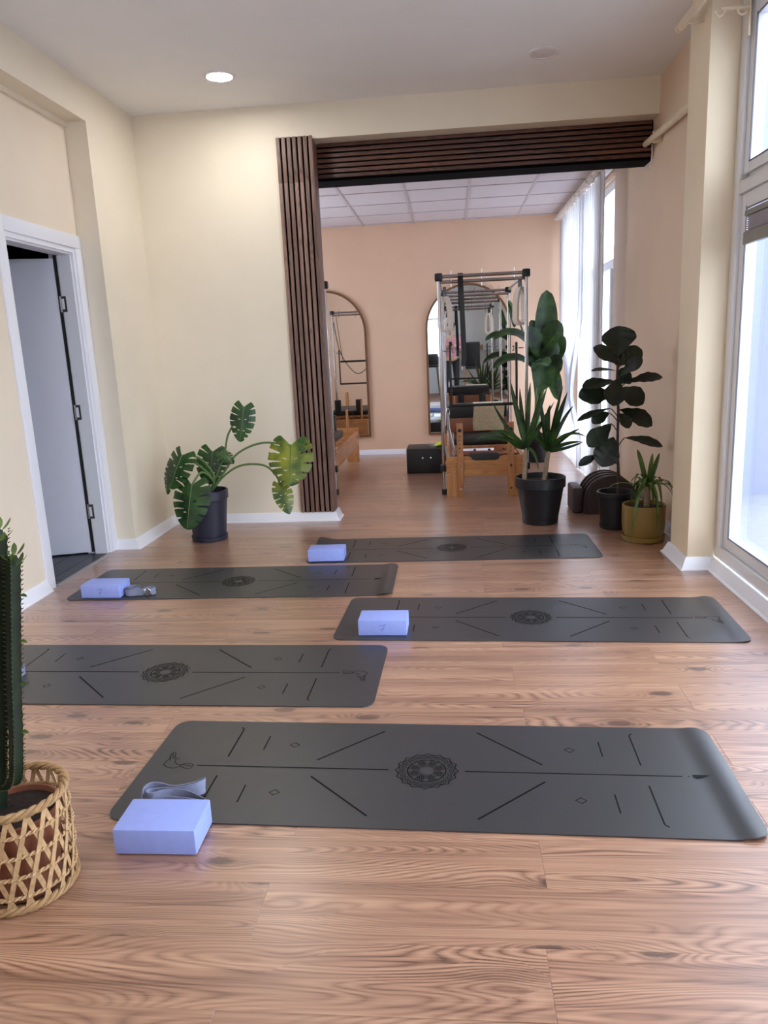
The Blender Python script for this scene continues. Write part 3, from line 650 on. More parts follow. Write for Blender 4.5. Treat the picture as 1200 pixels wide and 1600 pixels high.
# ================================================================== PILATES REFORMERS WITH TOWER
def make_reformer(label, full=True):
    t = thing('pilates_reformer', label, 'exercise machine', (0,0,0), 0, 'wooden pilates reformers with steel towers')
    A = lambda n, mb, m, p=None, sh=40, lb=None: part(n, mb, m, p or t, False, sh, True, lb)
    for s in (-1, 1):
        A('side_rail', MB().box(min(s*0.341, s*0.301), max(s*0.341, s*0.301), 0.03, 2.12, 0.19, 0.352, 0.004), OAKX)
        for y0, y1 in ((-0.002, 0.045), (2.105, 2.152)):
            A('leg', MB().prism([(s*0.342, 0), (s*0.20, 0), (s*0.183, 0.19), (s*0.342, 0.19)], y0, y1), OAK)
        up = A('upright_post', MB().box(s*0.219-0.027, s*0.219+0.027, -0.022, 0.002, 0.0, 0.645, 0.004), OAK)
        A('adjuster_knob', MB().cyl((s*0.219, -0.034, 0.585), (s*0.219, -0.022, 0.585), 0.016, 14), BLACKP, up)
        for z in (0.535, 0.50, 0.465, 0.43, 0.395): A('peg_hole', MB().cyl((s*0.219, -0.0232, z), (s*0.219, -0.0215, z), 0.005, 8), RUBBER, up)
        for z in (0.07, 0.27): A('bolt_head', MB().cyl((s*0.219, -0.0255, z), (s*0.219, -0.0215, z), 0.011, 10), CHROME, up)
        A('drawer_knob', MB().sphere((s*0.36, 1.98, 0.31), 0.013).cyl((s*0.342, 1.98, 0.31), (s*0.36, 1.98, 0.31), 0.006, 8), CHROME)
    A('end_panel', MB().prism([(-0.342, 0.18), (0.342, 0.18), (0.342, 0.35), (0.16, 0.352), (0.135, 0.345), (0.115, 0.322), (0.09, 0.313), (-0.085, 0.313), (-0.112, 0.322), (-0.13, 0.345), (-0.155, 0.352), (-0.342, 0.35)], 0.003, 0.032), OAKE)
    A('end_panel', MB().prism([(-0.342, 0.18), (0.342, 0.18), (0.342, 0.40), (-0.342, 0.40)], 2.118, 2.147), OAKE)
    A('foot_platform', MB().box(-0.29, 0.29, 0.14, 0.36, 0.33, 0.352, 0.004), mat('cherry_board', (136, 74, 52), 0.4, var=0.15, stretch=(1, 8, 8)))
    for i in range(4):
        x = -0.21+0.14*i; pts = [(x+0.012*math.cos(k*0.9), 0.36+0.0009*k*4, 0.30+0.012*math.sin(k*0.9)) for k in range(120)]
        A('spring', MB().tube(pts, 0.003, 5), CHROME)
    A('foot_pad', MB().box(-0.14, 0.12, 0.05, 0.13, 0.24, 0.37, 0.012), BLACKV)
    cg = A('carriage', MB().box(-0.275, 0.275, 0.42, 1.42, 0.365, 0.395, 0.004), OAKX)
    A('carriage_pad', MB().box(-0.27, 0.27, 0.42, 1.42, 0.395, 0.46, 0.018), BLACKV, cg)
    for s in (-1, 1): A('shoulder_rest', MB().box(s*0.15-0.045, s*0.15+0.045, 1.40, 1.47, 0.40, 0.62, 0.012), BLACKV, cg)
    A('headrest', MB().box(-0.09, 0.09, 1.46, 1.66, 0.43, 0.48, 0.012), BLACKV, cg)
    for s in (-1, 1): A('riser_post', MB().box(s*0.245-0.012, s*0.245+0.012, 1.94, 1.965, 0.352, 0.64, 0.004), OAK)
    # steel tower
    for s in (-1, 1):
        for y, nm in ((0.115, 'near'), (2.125, 'far'))[:2 if full else 1]:
            p = A('tower_post', MB().cyl((s*0.366, y, 0.0), (s*0.366, y, 1.86), 0.0145, 14), CHROME)
            if nm == 'near': A('slider_rod', MB().cyl((s*0.366, y+0.035, 0.24), (s*0.366, y+0.035, 1.85), 0.006, 10), CHROME, p)
            A('rubber_foot', MB().cyl((s*0.366, y, 0.0), (s*0.366, y, 0.048), 0.025, 14), BLACKP, p)
            A('post_clamp', MB().box(s*0.366-0.027, s*0.366+0.027, y-0.027, y+0.027, 0.21, 0.27, 0.006), BLACKP, p)
            A('corner_joint', MB().box(s*0.366-0.034, s*0.366+0.034, y-0.032, y+0.032, 1.838, 1.905, 0.016), BLACKP, p)
            for z in (0.9, 1.1, 1.3, 1.5): A('eye_bolt', MB().cyl((s*0.366, y-0.024, z), (s*0.366, y+0.004, z), 0.006, 8), CHROME, p)
        if full: A('side_bar', MB().cyl((s*0.366, 0.115, 1.872), (s*0.366, 2.125, 1.872), 0.0145, 14), CHROME)
    for y, z in ((0.115, 1.876), (0.16, 1.835), (2.125, 1.876), (2.08, 1.835))[:4 if full else 2]:
        b = A('cross_bar', MB().cyl((-0.366, y, z), (0.366, y, z), 0.0145, 14), CHROME)
        for x in (-0.26, 0.0, 0.27): A('eye_bolt', MB().cyl((x, y, z-0.045), (x, y, z+0.045), 0.003, 6), CHROME, b)
    for s in (-1, 1):
        pa = A('push_bar_arm', MB().box(s*0.285-0.010, s*0.285+0.010, 0.15, 0.17, 0.775, 1.31, 0.003), BLACKP)
        A('wing_screw', MB().cyl((s*0.30, 0.16, 1.26), (s*0.345, 0.16, 1.26), 0.005, 8).sphere((s*0.258, 0.16, 1.275), 0.010).sphere((s*0.258, 0.16, 1.245), 0.010).cyl((s*0.258, 0.16, 1.26), (s*0.28, 0.16, 1.26), 0.004, 6), CHROME, pa)
    A('push_bar', MB().cyl((-0.29, 0.16, 0.785), (0.29, 0.16, 0.785), 0.013, 12), BLACKP)
    if not full:
        A('roll_down_bar', MB().cyl((-0.26, 0.22, 1.13), (0.26, 0.22, 1.13), 0.015, 12), BLACKP)
        for s in (-1, 1): A('roll_down_cord', MB().cyl((s*0.22, 0.22, 1.13), (s*0.30, 0.16, 1.82), 0.0045, 6), BLACKP)
        A('pull_rope', MB().tube(smooth_path([(-0.33, 0.25, 1.72), (-0.24, 0.26, 1.25), (0.0, 0.27, 0.94), (0.22, 0.26, 1.12), (0.30, 0.25, 1.5)], 6), 0.006, 6), BLACKP)
    return t
ref = make_reformer('wooden pilates reformer with a steel tower before the arched mirror'); ref.location = (0.279, 6.483, 0)
ref2 = make_reformer('wooden pilates reformer mostly hidden behind the slat column', False); ref2.location = (-1.456, 6.62, 0)
# sitting box on the carriage, towel, fleece loops, strap, hose spring
t = thing('sitting_box', 'wooden sitting box with black padded top on the reformer carriage', 'box', (0.25, 7.6, 0.461))
part('box_body', MB().box(-0.04, 0.53, 7.42, 7.80, 0.4615, 0.60, 0.004), mat('cherry_panel', (150, 92, 62), 0.4, var=0.15, stretch=(1, 8, 8)), t)
part('box_cushion', MB().box(-0.045, 0.535, 7.415, 7.805, 0.60, 0.72, 0.012), BLACKV, t)
m = MB(); NU, NV = 20, 22
prof = [(7.70, 0.728), (7.60, 0.727), (7.50, 0.727), (7.43, 0.727), (7.409, 0.72), (7.405, 0.70), (7.403, 0.65), (7.400, 0.60), (7.398, 0.55), (7.396, 0.51), (7.394, 0.475)]
prof = smooth_path([(0, a, b) for a, b in prof], 2)
for th in (0, 1):
    for p in prof:
        for j in range(NU+1):
            s = j/NU; x = 0.205+0.30*s; wv = 0.004*math.sin(s*9+p.z*14)
            m.v.append((x+0.006*math.sin(p.z*20), p.y-(wv+0.004 if p.z < 0.71 else 0)-0.003*th*(p.z < 0.715), p.z+(0.003*th if p.z > 0.70 else 0)))
K = len(prof)
for i in range(K-1):
    for j in range(NU):
        a = i*(NU+1)+j; o_ = K*(NU+1); m.f += [(a, a+1, a+NU+2, a+NU+1), (o_+a, o_+a+NU+1, o_+a+NU+2, o_+a+1)]
for i in range(K-1):
    for j in (0, NU): a = i*(NU+1)+j; o_ = K*(NU+1); m.f.append((a, a+NU+1, o_+a+NU+1, o_+a))
for i in (0, K-1):
    for j in range(NU): a = i*(NU+1)+j; o_ = K*(NU+1); m.f.append((a, o_+a, o_+a+1, a+1))
solo('towel', m, mat('beige_terry', (206, 190, 156), 0.95, scale=40, var=0.12, bump=0.8, bscale=220, sheen=0.3), 'beige towel draped over the sitting box', 'towel', (0.355, 7.5, 0.48))
def fleece_loop(top, w_, h_, rz, label):
    t = thing('fleece_loop', label, 'hand strap', top, rz, 'white fleece loops hanging from the tower')
    pts = []; n = 26
    for i in range(n+1):
        an = PI + PI*i/n; pts.append((w_/2*math.cos(an), 0, -h_+w_/2+(w_/2)*math.sin(an)))
    pts = smooth_path([(-w_*0.10, 0, -0.085), (-w_*0.34, 0, -0.14), (-w_*0.47, 0, -0.22)], 4)[:-1] + pts + smooth_path([(w_*0.47, 0, -0.22), (w_*0.34, 0, -0.14), (w_*0.10, 0, -0.085)], 4)[1:]
    m = MB().ribbon(pts, 0.062, 0.022, (0, 1, 0))
    part('fleece_band', m, FLEECE, t, False, 60)
    part('webbing', MB().ribbon([(-w_*0.12, 0, -0.09), (-0.006, 0, 0.0)], 0.028, 0.003, (0, 1, 0)).ribbon([(w_*0.12, 0, -0.09), (0.006, 0, 0.0)], 0.028, 0.003, (0, 1, 0)), BLACKP, t, False)
fleece_loop((0.600, 6.68, 1.845), 0.10, 0.385, 0.62, 'white fleece loop hanging at the right corner of the near tower')
fleece_loop((-0.040, 6.69, 1.80), 0.105, 0.37, -0.5, 'white fleece loop hanging at the left post of the near tower')
t = thing('hanging_strap', 'long black webbing strap looped over the near tower bar', 'strap', (0.085, 6.6, 1.90))
s0 = (0.096, 6.590, 1.906); s1 = (0.095, 6.590, 1.116)
part('webbing', MB().ribbon([(s0[0], 6.63, 1.60), (s0[0], 6.624, 1.86), (s0[0], 6.60, 1.897), (s0[0], 6.574, 1.86), (s0[0]+0.006, 6.572, 1.70), (s0[0]+0.014, 6.572, 1.4), (s0[0]+0.016, 6.574, 1.2), (s0[0]+0.010, 6.576, 1.13)], 0.044, 0.004, (1, 0, 0)), BLACKP, t)
part('strap_clip', MB().tube([(s0[0]+0.010+0.012*math.cos(a), 6.576, 1.105+0.022*math.sin(a)) for a in [2*PI*i/14 for i in range(14)]], 0.004, 6, closed=True), CHROME, t)
t = thing('hose_spring', 'looped grey tower spring hanging from the left post', 'spring', (-0.03, 6.54, 0.70))
c0 = (-0.037, 6.530, 0.708); pts = smooth_path([(-0.039, 6.530, 0.735), (-0.034, 6.530, 0.607), (-0.009, 6.530, 0.483), (0.008, 6.530, 0.397), (-0.002, 6.530, 0.330), (-0.030, 6.530, 0.313), (-0.054, 6.530, 0.365), (-0.061, 6.530, 0.445)], 6)
part('coil', MB().tube(pts, 0.011, 8), mat('spring_grey', (176, 182, 184), 0.35, metal=0.7), t)
part('wooden_handle', MB().cyl((-0.061, 6.530, 0.445), (-0.061, 6.530, 0.552), 0.012, 10), OAK, t)
part('snap_hook', MB().tube([(c0[0]+0.012*math.cos(a), 6.53, c0[2]+0.03+0.035*math.sin(a)) for a in [2*PI*i/14 for i in range(14)]], 0.004, 6, closed=True), CHROME, t)
# black box on the studio floor with a lime cloth on it
t = thing('storage_box', 'black vinyl box standing on the floor beside the near reformer', 'box', (-0.29, 7.96, 0.0))
part('box_body', MB().box(-0.49, -0.098, 7.76, 8.16, 0.0, 0.262, 0.012), BLACKV, t)
for x in (-0.32, -0.235): part('box_eyelet', MB().cyl((x, 7.756, 0.165), (x, 7.761, 0.165), 0.008, 10), CHROME, t)
m = MB().sphere((-0.135, 7.93, 0.284), 0.045, 12, (1.0, 1.5, 0.48)).sphere((-0.165, 7.90, 0.276), 0.035, 10, (1.0, 1.1, 0.4))
solo('folded_cloth', m, mat('lime_cloth', (206, 222, 70), 0.9, bump=0.5, bscale=60), 'crumpled lime green cloth lying on the black box', 'cloth', (-0.15, 7.92, 0.262))
# arched barrel
t = thing('arch_barrel', 'dark leather arched pilates barrel behind the potted fig', 'exercise barrel', (1.18, 5.84, 0.0))
LEATH = mat('brown_leather', (60, 46, 44), 0.45, scale=80, var=0.15, bump=0.6, bscale=350)
def archp(x0, x1, h, n=16):
    c, r = (x0+x1)/2, (x1-x0)/2; return [(x0, 0.0), (x1, 0.0)] + [(c+r*math.cos(PI*i/n), 0.10+(h-0.10)*math.sin(PI*i/n)) for i in range(n+1)]
part('barrel_pad', MB().prism(archp(1.0, 1.38, 0.285), 5.66, 6.02), LEATH, t, sharp=50)
for i in range(4): part('barrel_rib', MB().prism(archp(0.985, 1.385, 0.292), 5.68+0.09*i, 5.70+0.09*i), LEATH, t, sharp=50)
part('barrel_step', MB().box(0.905, 0.985, 5.70, 5.98, 0.0, 0.20, 0.02), LEATH, t)

# ================================================================== SHEER CURTAIN
t = thing('sheer_curtain', 'white sheer curtain with a knotted lower half in the rear studio', 'curtain', (1.28, 7.9, 0.02))
def curtain(y0, y1, amp, folds, knot):
    m = MB(); NY, NZ = folds*10, 36
    for i in range(NZ+1):
        z = 0.02+2.62*i/NZ
        for j in range(NY+1):
            s = j/NY; g = 1.0
            if knot: g = 1-0.72*math.exp(-((z-0.74)/(0.26 if z < 0.74 else 0.5))**2) - (0.25 if z < 0.55 else 0)*0
            yy = (y0+y1)/2+(y1-y0)*(s-0.5)*g
            a = amp*(0.7+0.3*math.sin(s*7+2))*(1.0-0.25*z/2.6)
            m.v.append((1.27+0.03*s+a*math.sin(2*PI*folds*s+0.3*math.sin(z*2)), yy+0.012*math.sin(2*PI*folds*2*s), z))
    for i in range(NZ):
        for j in range(NY): a = i*(NY+1)+j; m.f.append((a, a+1, a+NY+2, a+NY+1))
    return m
part('curtain_panel', curtain(7.6, 9.22, 0.026, 13, True), CURT, t, sharp=180)
part('curtain_panel', curtain(6.62, 7.75, 0.022, 10, False), CURT, t, sharp=180)
part('curtain_rail', MB().box(1.24, 1.32, 6.2, 9.25, 2.655, 2.70, 0.006), POLE, t)
m = MB()
for i in range(26): yy = 6.3+i*0.113; m.sphere((1.25+0.01*math.sin(i*3), yy, 2.655), 0.035, 8, (1, 1.5, 0.7))
part('curtain_heading', m, mat('heading_voile', (226, 214, 206), 0.9), t)

# ================================================================== PLANTS
def curve3(b, mid, tip, n):
    b, mid, tip = Vector(b), Vector(mid), Vector(tip); return [b*(1-s)**2+mid*(2*s*(1-s))+tip*s*s for s in [i/n for i in range(n+1)]]
def leafshape(path, width, face, prof, fold=0.15, nv=3, wave=0.0):
    """blade along a path; width*prof(s) half-widths; folded along the midrib"""
    m = MB(); n = len(path)-1; F_ = Vector(face).normalized()
    for i, p in enumerate(path):
        t = (path[min(i+1, n)]-path[max(i-1, 0)]).normalized(); lat = t.cross(F_)
        if lat.length < 1e-4: lat = t.orthogonal()
        lat.normalize(); nr = lat.cross(t).normalized(); hw = width/2*prof(i/n)
        for j in range(-nv, nv+1):
            a = j/nv; m.v.append(tuple(p + lat*(a*hw) + nr*(abs(a)*hw*fold + wave*hw*abs(a)*math.sin(i*1.3+j))))
    k = 2*nv+1
    for i in range(n):
        for j in range(k-1): a = i*k+j; m.f.append((a, a+1, a+k+1, a+k))
    return m
OBO = lambda s: max(0.05, math.sin(PI*min(1.0, max(0.0, s))**1.45)**0.62 * (1 - 0.16*math.exp(-((s-0.32)/0.14)**2)))
ELL = lambda s: max(0.04, math.sin(PI*min(1, 0.03+0.97*s))**0.5)
SWD = lambda s: max(0.03, (0.55+0.45*math.sin(PI*min(1, s*1.6))) * (1-s**2.6) if s < 0.6 else (1-s**2.6)*(0.55+0.45*math.sin(PI*0.96)) + 0.0)
SWORD = lambda s: max(0.03, min(1.0, 0.6+2.2*s)*(1-s**3.2)**0.9)
def pot(t, c, rt_, rb, h, m, saucer=0.0, rim=0.05, n=40):
    b = 0.012 if saucer else 0.0
    prof = [(0, b), (rb, b), (rb+(rt_-rb)*0.8*0.96, b+(h-b)*(1-rim/h)*0.999), (rt_*0.965, h-rim), (rt_, h-rim+0.004), (rt_, h-0.004), (rt_-0.004, h), (rt_-0.012, h), (rt_-0.016, h-0.05), (rt_-0.02, h-0.10)]
    part('pot', MB().lathe(prof, c, n), m, t)
    if saucer: part('saucer', MB().lathe([(0, 0), (saucer-0.006, 0), (saucer, 0.004), (saucer+0.004, 0.034), (saucer-0.004, 0.034), (saucer-0.008, 0.012), (0, 0.012)], c, n), m, t)
    part('soil', MB().lathe([(0, h-0.038), (rt_*0.5, h-0.034), (rt_-0.014, h-0.042), (rt_-0.022, h-0.07), (0, h-0.07)], c, n), SOIL, t)

# ---- monstera
MON = leafmat('monstera_leaf', (26, 52, 26), (60, 98, 44), 0.35); MONY = leafmat('monstera_yellowing', (52, 84, 30), (146, 152, 42), 0.4); STEM = mat('green_stem', (92, 118, 66), 0.5, var=0.1)
def monstera_leaf(att, tip, width, face, seed):
    rd = random.Random(seed); att, tip = Vector(att), Vector(tip); Lh = (tip-att).length; F_ = Vector(face).normalized()
    d = (tip-att).normalized(); lat = d.cross(F_).normalized(); nr = lat.cross(d).normalized()
    m = MB(); NS, NT = 110, 12
    def hw(s): return width/2*max(0.02, (math.sin(PI*min(1.0, (s+0.10)/1.10)**0.72))**0.75)
    for sd in (-1, 1):
        slits = []; s = 0.16+rd.uniform(0, 0.03)
        while s < 0.86: slits.append((s, rd.uniform(0.010, 0.024), rd.uniform(0.30, 0.62))); s += rd.uniform(0.115, 0.175)
        base = len(m.v)
        for i in range(NS+1):
            s = i/NS
            for j in range(NT+1):
                a = j/NT; ph = -1.0+1.55*s if s < 1 else 0.5
                ph = max(-0.95, ph)*(0.55 if s > 0.4 else 0.85)
                q = att + d*(Lh*s) + (lat*(sd*math.cos(ph)) + d*math.sin(ph))*(a*hw(s))
                q += nr*(-0.16*a*a*hw(s)*1.2 + 0.03*math.sin(6*s+sd) * a*width) - nr*(0.35*Lh*s*s*0.35)
                m.v.append(tuple(q))
        for i in range(NS):
            s = (i+0.5)/NS
            for j in range(NT):
                a = (j+0.5)/NT; cut = any(a > tt and abs(s-0.03*(a-0.5)-x0) < wd*(0.35+1.0*(a-tt)/(1-tt)) for x0, wd, tt in slits)
                hole = any(abs(s-(x0+0.065)) < 0.009 and 0.2 < a < 0.36 for x0, wd, tt in slits[1:4:2])
                if cut or hole: continue
                k = base+i*(NT+1)+j; m.f.append((k, k+1, k+NT+2, k+NT+1))
    return m, [tuple(att+d*(Lh*s)-nr*(0.35*Lh*s*s*0.35)+nr*0.002) for s in (0, 0.3, 0.6, 0.95)]
mo = thing('potted_monstera', 'monstera with split leaves in a navy pot beside the left pier', 'potted plant', (-1.78, 5.16, 0.0))
pot(mo, (-1.79, 5.16, 0), 0.158, 0.118, 0.365, POTN, 0.128, 0.065)
root = (-1.765, 5.16, 0.34)
def petiole(pts, r=0.0075): part('petiole', MB().tube(smooth_path([root]+pts, 5), [r*1.3]+[r]*(len(smooth_path([root]+pts, 5))-1), 8), STEM, mo)
leafs = [ # attach, tip, width, face, yellowing, petiole way-points
 ((-1.445, 5.120, 0.952), (-1.480, 5.060, 0.719), 0.19, (0.15,-1,0.15), 0, [(-1.630, 5.140, 0.599), (-1.583, 5.140, 0.757), (-1.514, 5.160, 0.866)]),
 ((-1.873, 4.980, 0.644), (-1.967, 4.900, 0.436), 0.26, (-0.35,-1,0.5), 0, [(-1.696, 5.100, 0.469), (-1.769, 5.040, 0.614)]),
 ((-1.726, 5.200, 0.635), (-1.742, 5.100, 0.424), 0.25, (0.1,-1,0.2), 0, [(-1.693, 5.160, 0.444), (-1.729, 5.240, 0.583)]),
 ((-1.800, 4.920, 0.445), (-1.836, 4.800, 0.166), 0.30, (-0.1,-1,0.45), 0, [(-1.701, 5.080, 0.440), (-1.744, 4.980, 0.523)]),
 ((-1.129, 5.100, 0.675), (-1.131, 4.980, 0.420), 0.34, (0.1,-1,0.35), 1, [(-1.625, 5.140, 0.506), (-1.520, 5.140, 0.628), (-1.339, 5.140, 0.695)]),
 ((-1.227, 5.100, 0.405), (-1.155, 5.020, 0.207), 0.15, (0.35,-1,0.1), 2, [(-1.634, 5.160, 0.471), (-1.506, 5.160, 0.537), (-1.342, 5.140, 0.535), (-1.255, 5.120, 0.466)]),
 ((-2.001, 5.020, 0.538), (-2.022, 4.980, 0.376), 0.12, (-0.7,-1,0.1), 0, [(-1.711, 5.100, 0.456), (-1.833, 5.060, 0.594), (-1.935, 5.040, 0.619)]),
 ((-1.647, 5.160, 0.638), (-1.545, 5.080, 0.573), 0.11, (0.2,-0.6,0.8), 0, [(-1.674, 5.160, 0.444), (-1.674, 5.180, 0.562)]),
]
for i, (a, b, w_, fc, yl, way) in enumerate(leafs):
    mm, rib = monstera_leaf(a, b, w_, fc, 11+i)
    lf = part('leaf', mm, MONY if yl else MON, mo, sharp=180, label='yellowing split leaf' if yl else None)
    part('midrib', MB().tube(rib, [0.004, 0.003, 0.0025, 0.001], 6), STEM, lf)
    petiole(way+[a])
part('support_stake', MB().cyl((-1.772, 5.19, 0.32), (-1.765, 5.21, 0.52), 0.006, 8), mat('bamboo', (150, 130, 90), 0.6), mo)

# ---- yucca with two stems in a charcoal pot
YUC = leafmat('yucca_leaf', (18, 38, 16), (52, 84, 32), 0.35); CANE = mat('ringed_cane', (150, 128, 104), 0.8, scale=60, var=0.45, stretch=(1, 1, 5), bump=0.8, bscale=120)
yu = thing('potted_yucca', 'two-stemmed yucca in a charcoal pot before the reformer', 'potted plant', (0.63, 5.45, 0.0))
pot(yu, (0.63, 5.45, 0), 0.182, 0.125, 0.345, POTK, 0.128, 0.075)
for p0, p1 in (((0.511, 5.420, 0.315), (0.525, 5.420, 0.559)), ((0.658, 5.460, 0.304), (0.690, 5.460, 0.525))):
    b = Vector(p0); b.z = 0.29; part('stem', MB().tube([b, Vector(p0), (Vector(p0)+Vector(p1))/2, Vector(p1)], [0.019, 0.018, 0.017, 0.015], 12), CANE, yu)
def sword(t, base, mid, tip, w_, m, face=(0.1,-1,0.2), name='leaf'):
    part(name, leafshape(curve3(base, mid, tip, 10), w_, face, SWORD, 0.35, 2), m, t, sharp=180)
yl = [ # base, way-point, tip, width
 ((0.525,5.420,0.559),(0.452,5.400,0.840),(0.410,5.360,1.050),0.042),
 ((0.525,5.420,0.559),(0.535,5.420,0.835),(0.558,5.420,1.028),0.040),
 ((0.525,5.420,0.559),(0.601,5.440,0.785),(0.682,5.480,0.984),0.040),
 ((0.525,5.420,0.559),(0.376,5.360,0.701),(0.276,5.300,0.917),0.030),
 ((0.525,5.420,0.559),(0.362,5.340,0.781),(0.148,5.220,0.644),0.030),
 ((0.525,5.420,0.559),(0.333,5.250,0.697),(0.177,5.150,0.660),0.030),
 ((0.525,5.420,0.559),(0.424,5.400,0.639),(0.402,5.400,0.714),0.030),
 ((0.525,5.420,0.559),(0.626,5.500,0.695),(0.748,5.600,0.868),0.034),
 ((0.525,5.420,0.559),(0.442,5.300,0.578),(0.373,5.200,0.657),0.030),
 ((0.525,5.420,0.559),(0.574,5.360,0.748),(0.616,5.300,0.966),0.036),
 ((0.525,5.420,0.559),(0.497,5.500,0.783),(0.496,5.580,0.981),0.036),
 ((0.525,5.420,0.559),(0.580,5.340,0.568),(0.605,5.320,0.410),0.026),
 ((0.525,5.420,0.559),(0.417,5.320,0.622),(0.306,5.240,0.717),0.026),
 ((0.690,5.460,0.520),(0.754,5.440,0.780),(0.817,5.420,0.951),0.042),
 ((0.690,5.460,0.520),(0.796,5.480,0.774),(0.871,5.500,0.843),0.030),
 ((0.690,5.460,0.520),(0.735,5.500,0.775),(0.806,5.560,0.989),0.030),
 ((0.690,5.460,0.520),(0.644,5.500,0.778),(0.632,5.560,0.950),0.036),
 ((0.690,5.460,0.520),(0.659,5.400,0.787),(0.689,5.360,0.870),0.042),
 ((0.690,5.460,0.520),(0.788,5.360,0.723),(0.927,5.260,0.644),0.026),
 ((0.690,5.460,0.520),(0.777,5.340,0.607),(0.893,5.240,0.616),0.030),
 ((0.690,5.460,0.520),(0.837,5.440,0.546),(0.933,5.420,0.592),0.024),
 ((0.690,5.460,0.520),(0.818,5.500,0.642),(0.935,5.600,0.664),0.030),
 ((0.690,5.460,0.520),(0.626,5.500,0.677),(0.571,5.600,0.724),0.034),
 ((0.690,5.460,0.520),(0.628,5.360,0.610),(0.576,5.300,0.646),0.034),
 ((0.690,5.460,0.520),(0.726,5.360,0.707),(0.752,5.300,0.837),0.040),
 ((0.690,5.460,0.520),(0.596,5.400,0.652),(0.538,5.360,0.677),0.026),
]
for b, wy, tp, w_ in yl: sword(yu, b, wy, tp, w_, YUC)

# ---- fiddle-leaf fig in a black pot
FID = leafmat('fig_leaf', (11, 20, 12), (28, 44, 22), 0.4)
fg = thing('potted_fig', 'fiddle-leaf fig with broad dark leaves in a black pot by the right wall', 'potted plant', (1.125, 5.24, 0.0))
pot(fg, (1.125, 5.24, 0), 0.128, 0.098, 0.262, POTK, 0.102, 0.03)
trunk = smooth_path([(1.145,5.240,0.211),(1.141,5.240,0.384),(1.131,5.240,0.608),(1.133,5.250,0.827),(1.118,5.240,1.001),(1.125,5.250,1.171)], 3)
part('trunk', MB().tube(trunk, [0.011]*4+[0.009]*(len(trunk)-4), 10), mat('fig_bark', (70, 54, 46), 0.8, var=0.3), fg)
for b, tp, w_, fc, st in [ # leaf base, tip, width, facing, stalk root on the trunk
 ((1.122,5.240,1.189),(1.114,5.220,1.373),0.215,(0, -1, 0.1),(1.122,5.240,1.129)),
 ((1.132,5.240,1.129),(0.958,5.200,1.242),0.100,(-0.2, -1, 0.6),(1.123,5.240,1.070)),
 ((1.128,5.260,1.120),(1.283,5.300,1.215),0.120,(0.2, -1, 0.5),(1.123,5.240,1.061)),
 ((1.116,5.240,1.087),(0.937,5.140,1.098),0.050,(0, -0.5, 1),(1.124,5.240,1.027)),
 ((1.105,5.220,1.020),(0.881,5.120,0.992),0.110,(0, -0.7, 1),(1.126,5.240,0.958)),
 ((1.086,5.200,0.928),(0.856,5.120,0.933),0.145,(0, -1, 0.55),(1.128,5.240,0.863)),
 ((1.109,5.200,1.038),(1.056,5.050,0.880),0.140,(0, -1, 0.7),(1.125,5.240,0.975)),
 ((1.127,5.240,0.967),(1.277,5.200,0.869),0.150,(0.1, -1, 0.6),(1.127,5.240,0.906)),
 ((1.182,5.260,1.006),(1.404,5.240,1.033),0.100,(0, -0.7, 1),(1.126,5.240,0.950)),
 ((1.130,5.220,1.053),(1.265,5.200,1.158),0.085,(0.3, -1, 0.5),(1.125,5.240,0.993)),
 ((1.075,5.220,0.840),(0.853,5.140,0.774),0.060,(0, -0.6, 1),(1.130,5.240,0.776)),
 ((1.067,5.220,0.810),(0.950,5.160,0.751),0.085,(0, -1, 0.6),(1.130,5.240,0.745)),
 ((1.143,5.240,0.828),(1.337,5.200,0.720),0.135,(0.2, -1, 0.8),(1.130,5.240,0.767)),
 ((1.131,5.200,0.805),(1.184,5.160,0.712),0.085,(0.2, -1, 0.3),(1.131,5.240,0.741)),
 ((1.077,5.200,0.738),(0.920,5.120,0.604),0.130,(-0.2, -1, 0.5),(1.132,5.240,0.670)),
 ((1.084,5.160,0.651),(0.999,5.080,0.473),0.165,(-0.1, -1, 0.35),(1.134,5.240,0.577)),
 ((0.988,5.140,0.529),(0.854,5.100,0.474),0.060,(-0.2, -1, 0.6),(1.137,5.240,0.447)),
 ((1.178,5.240,0.633),(1.415,5.220,0.571),0.085,(0, -0.8, 1),(1.134,5.240,0.573)),
 ((1.137,5.300,1.106),(1.151,5.340,1.255),0.160,(0.3, -1, 0.2),(1.124,5.240,1.048)),
 ((1.122,5.300,0.998),(1.224,5.320,1.058),0.120,(0.2, -1, 0.4),(1.126,5.240,0.941)),
]:
    b, tp = Vector(b), Vector(tp); md = (b+tp)/2+Vector((0, -0.01, 0.022*(1 if abs(tp.z-b.z) < 0.12 else 0.3)))
    lf = part('leaf', leafshape(curve3(b, md, tp+(tp-b)*0.06, 22), w_*1.06, fc, OBO, 0.16, 4, 0.05), FID, fg, sharp=180)
    part('leaf_stalk', MB().tube(curve3(st, (Vector(st)+b)/2+Vector((0, 0, 0.012)), b, 5), 0.0035, 6), MATS['fig_bark'], fg)

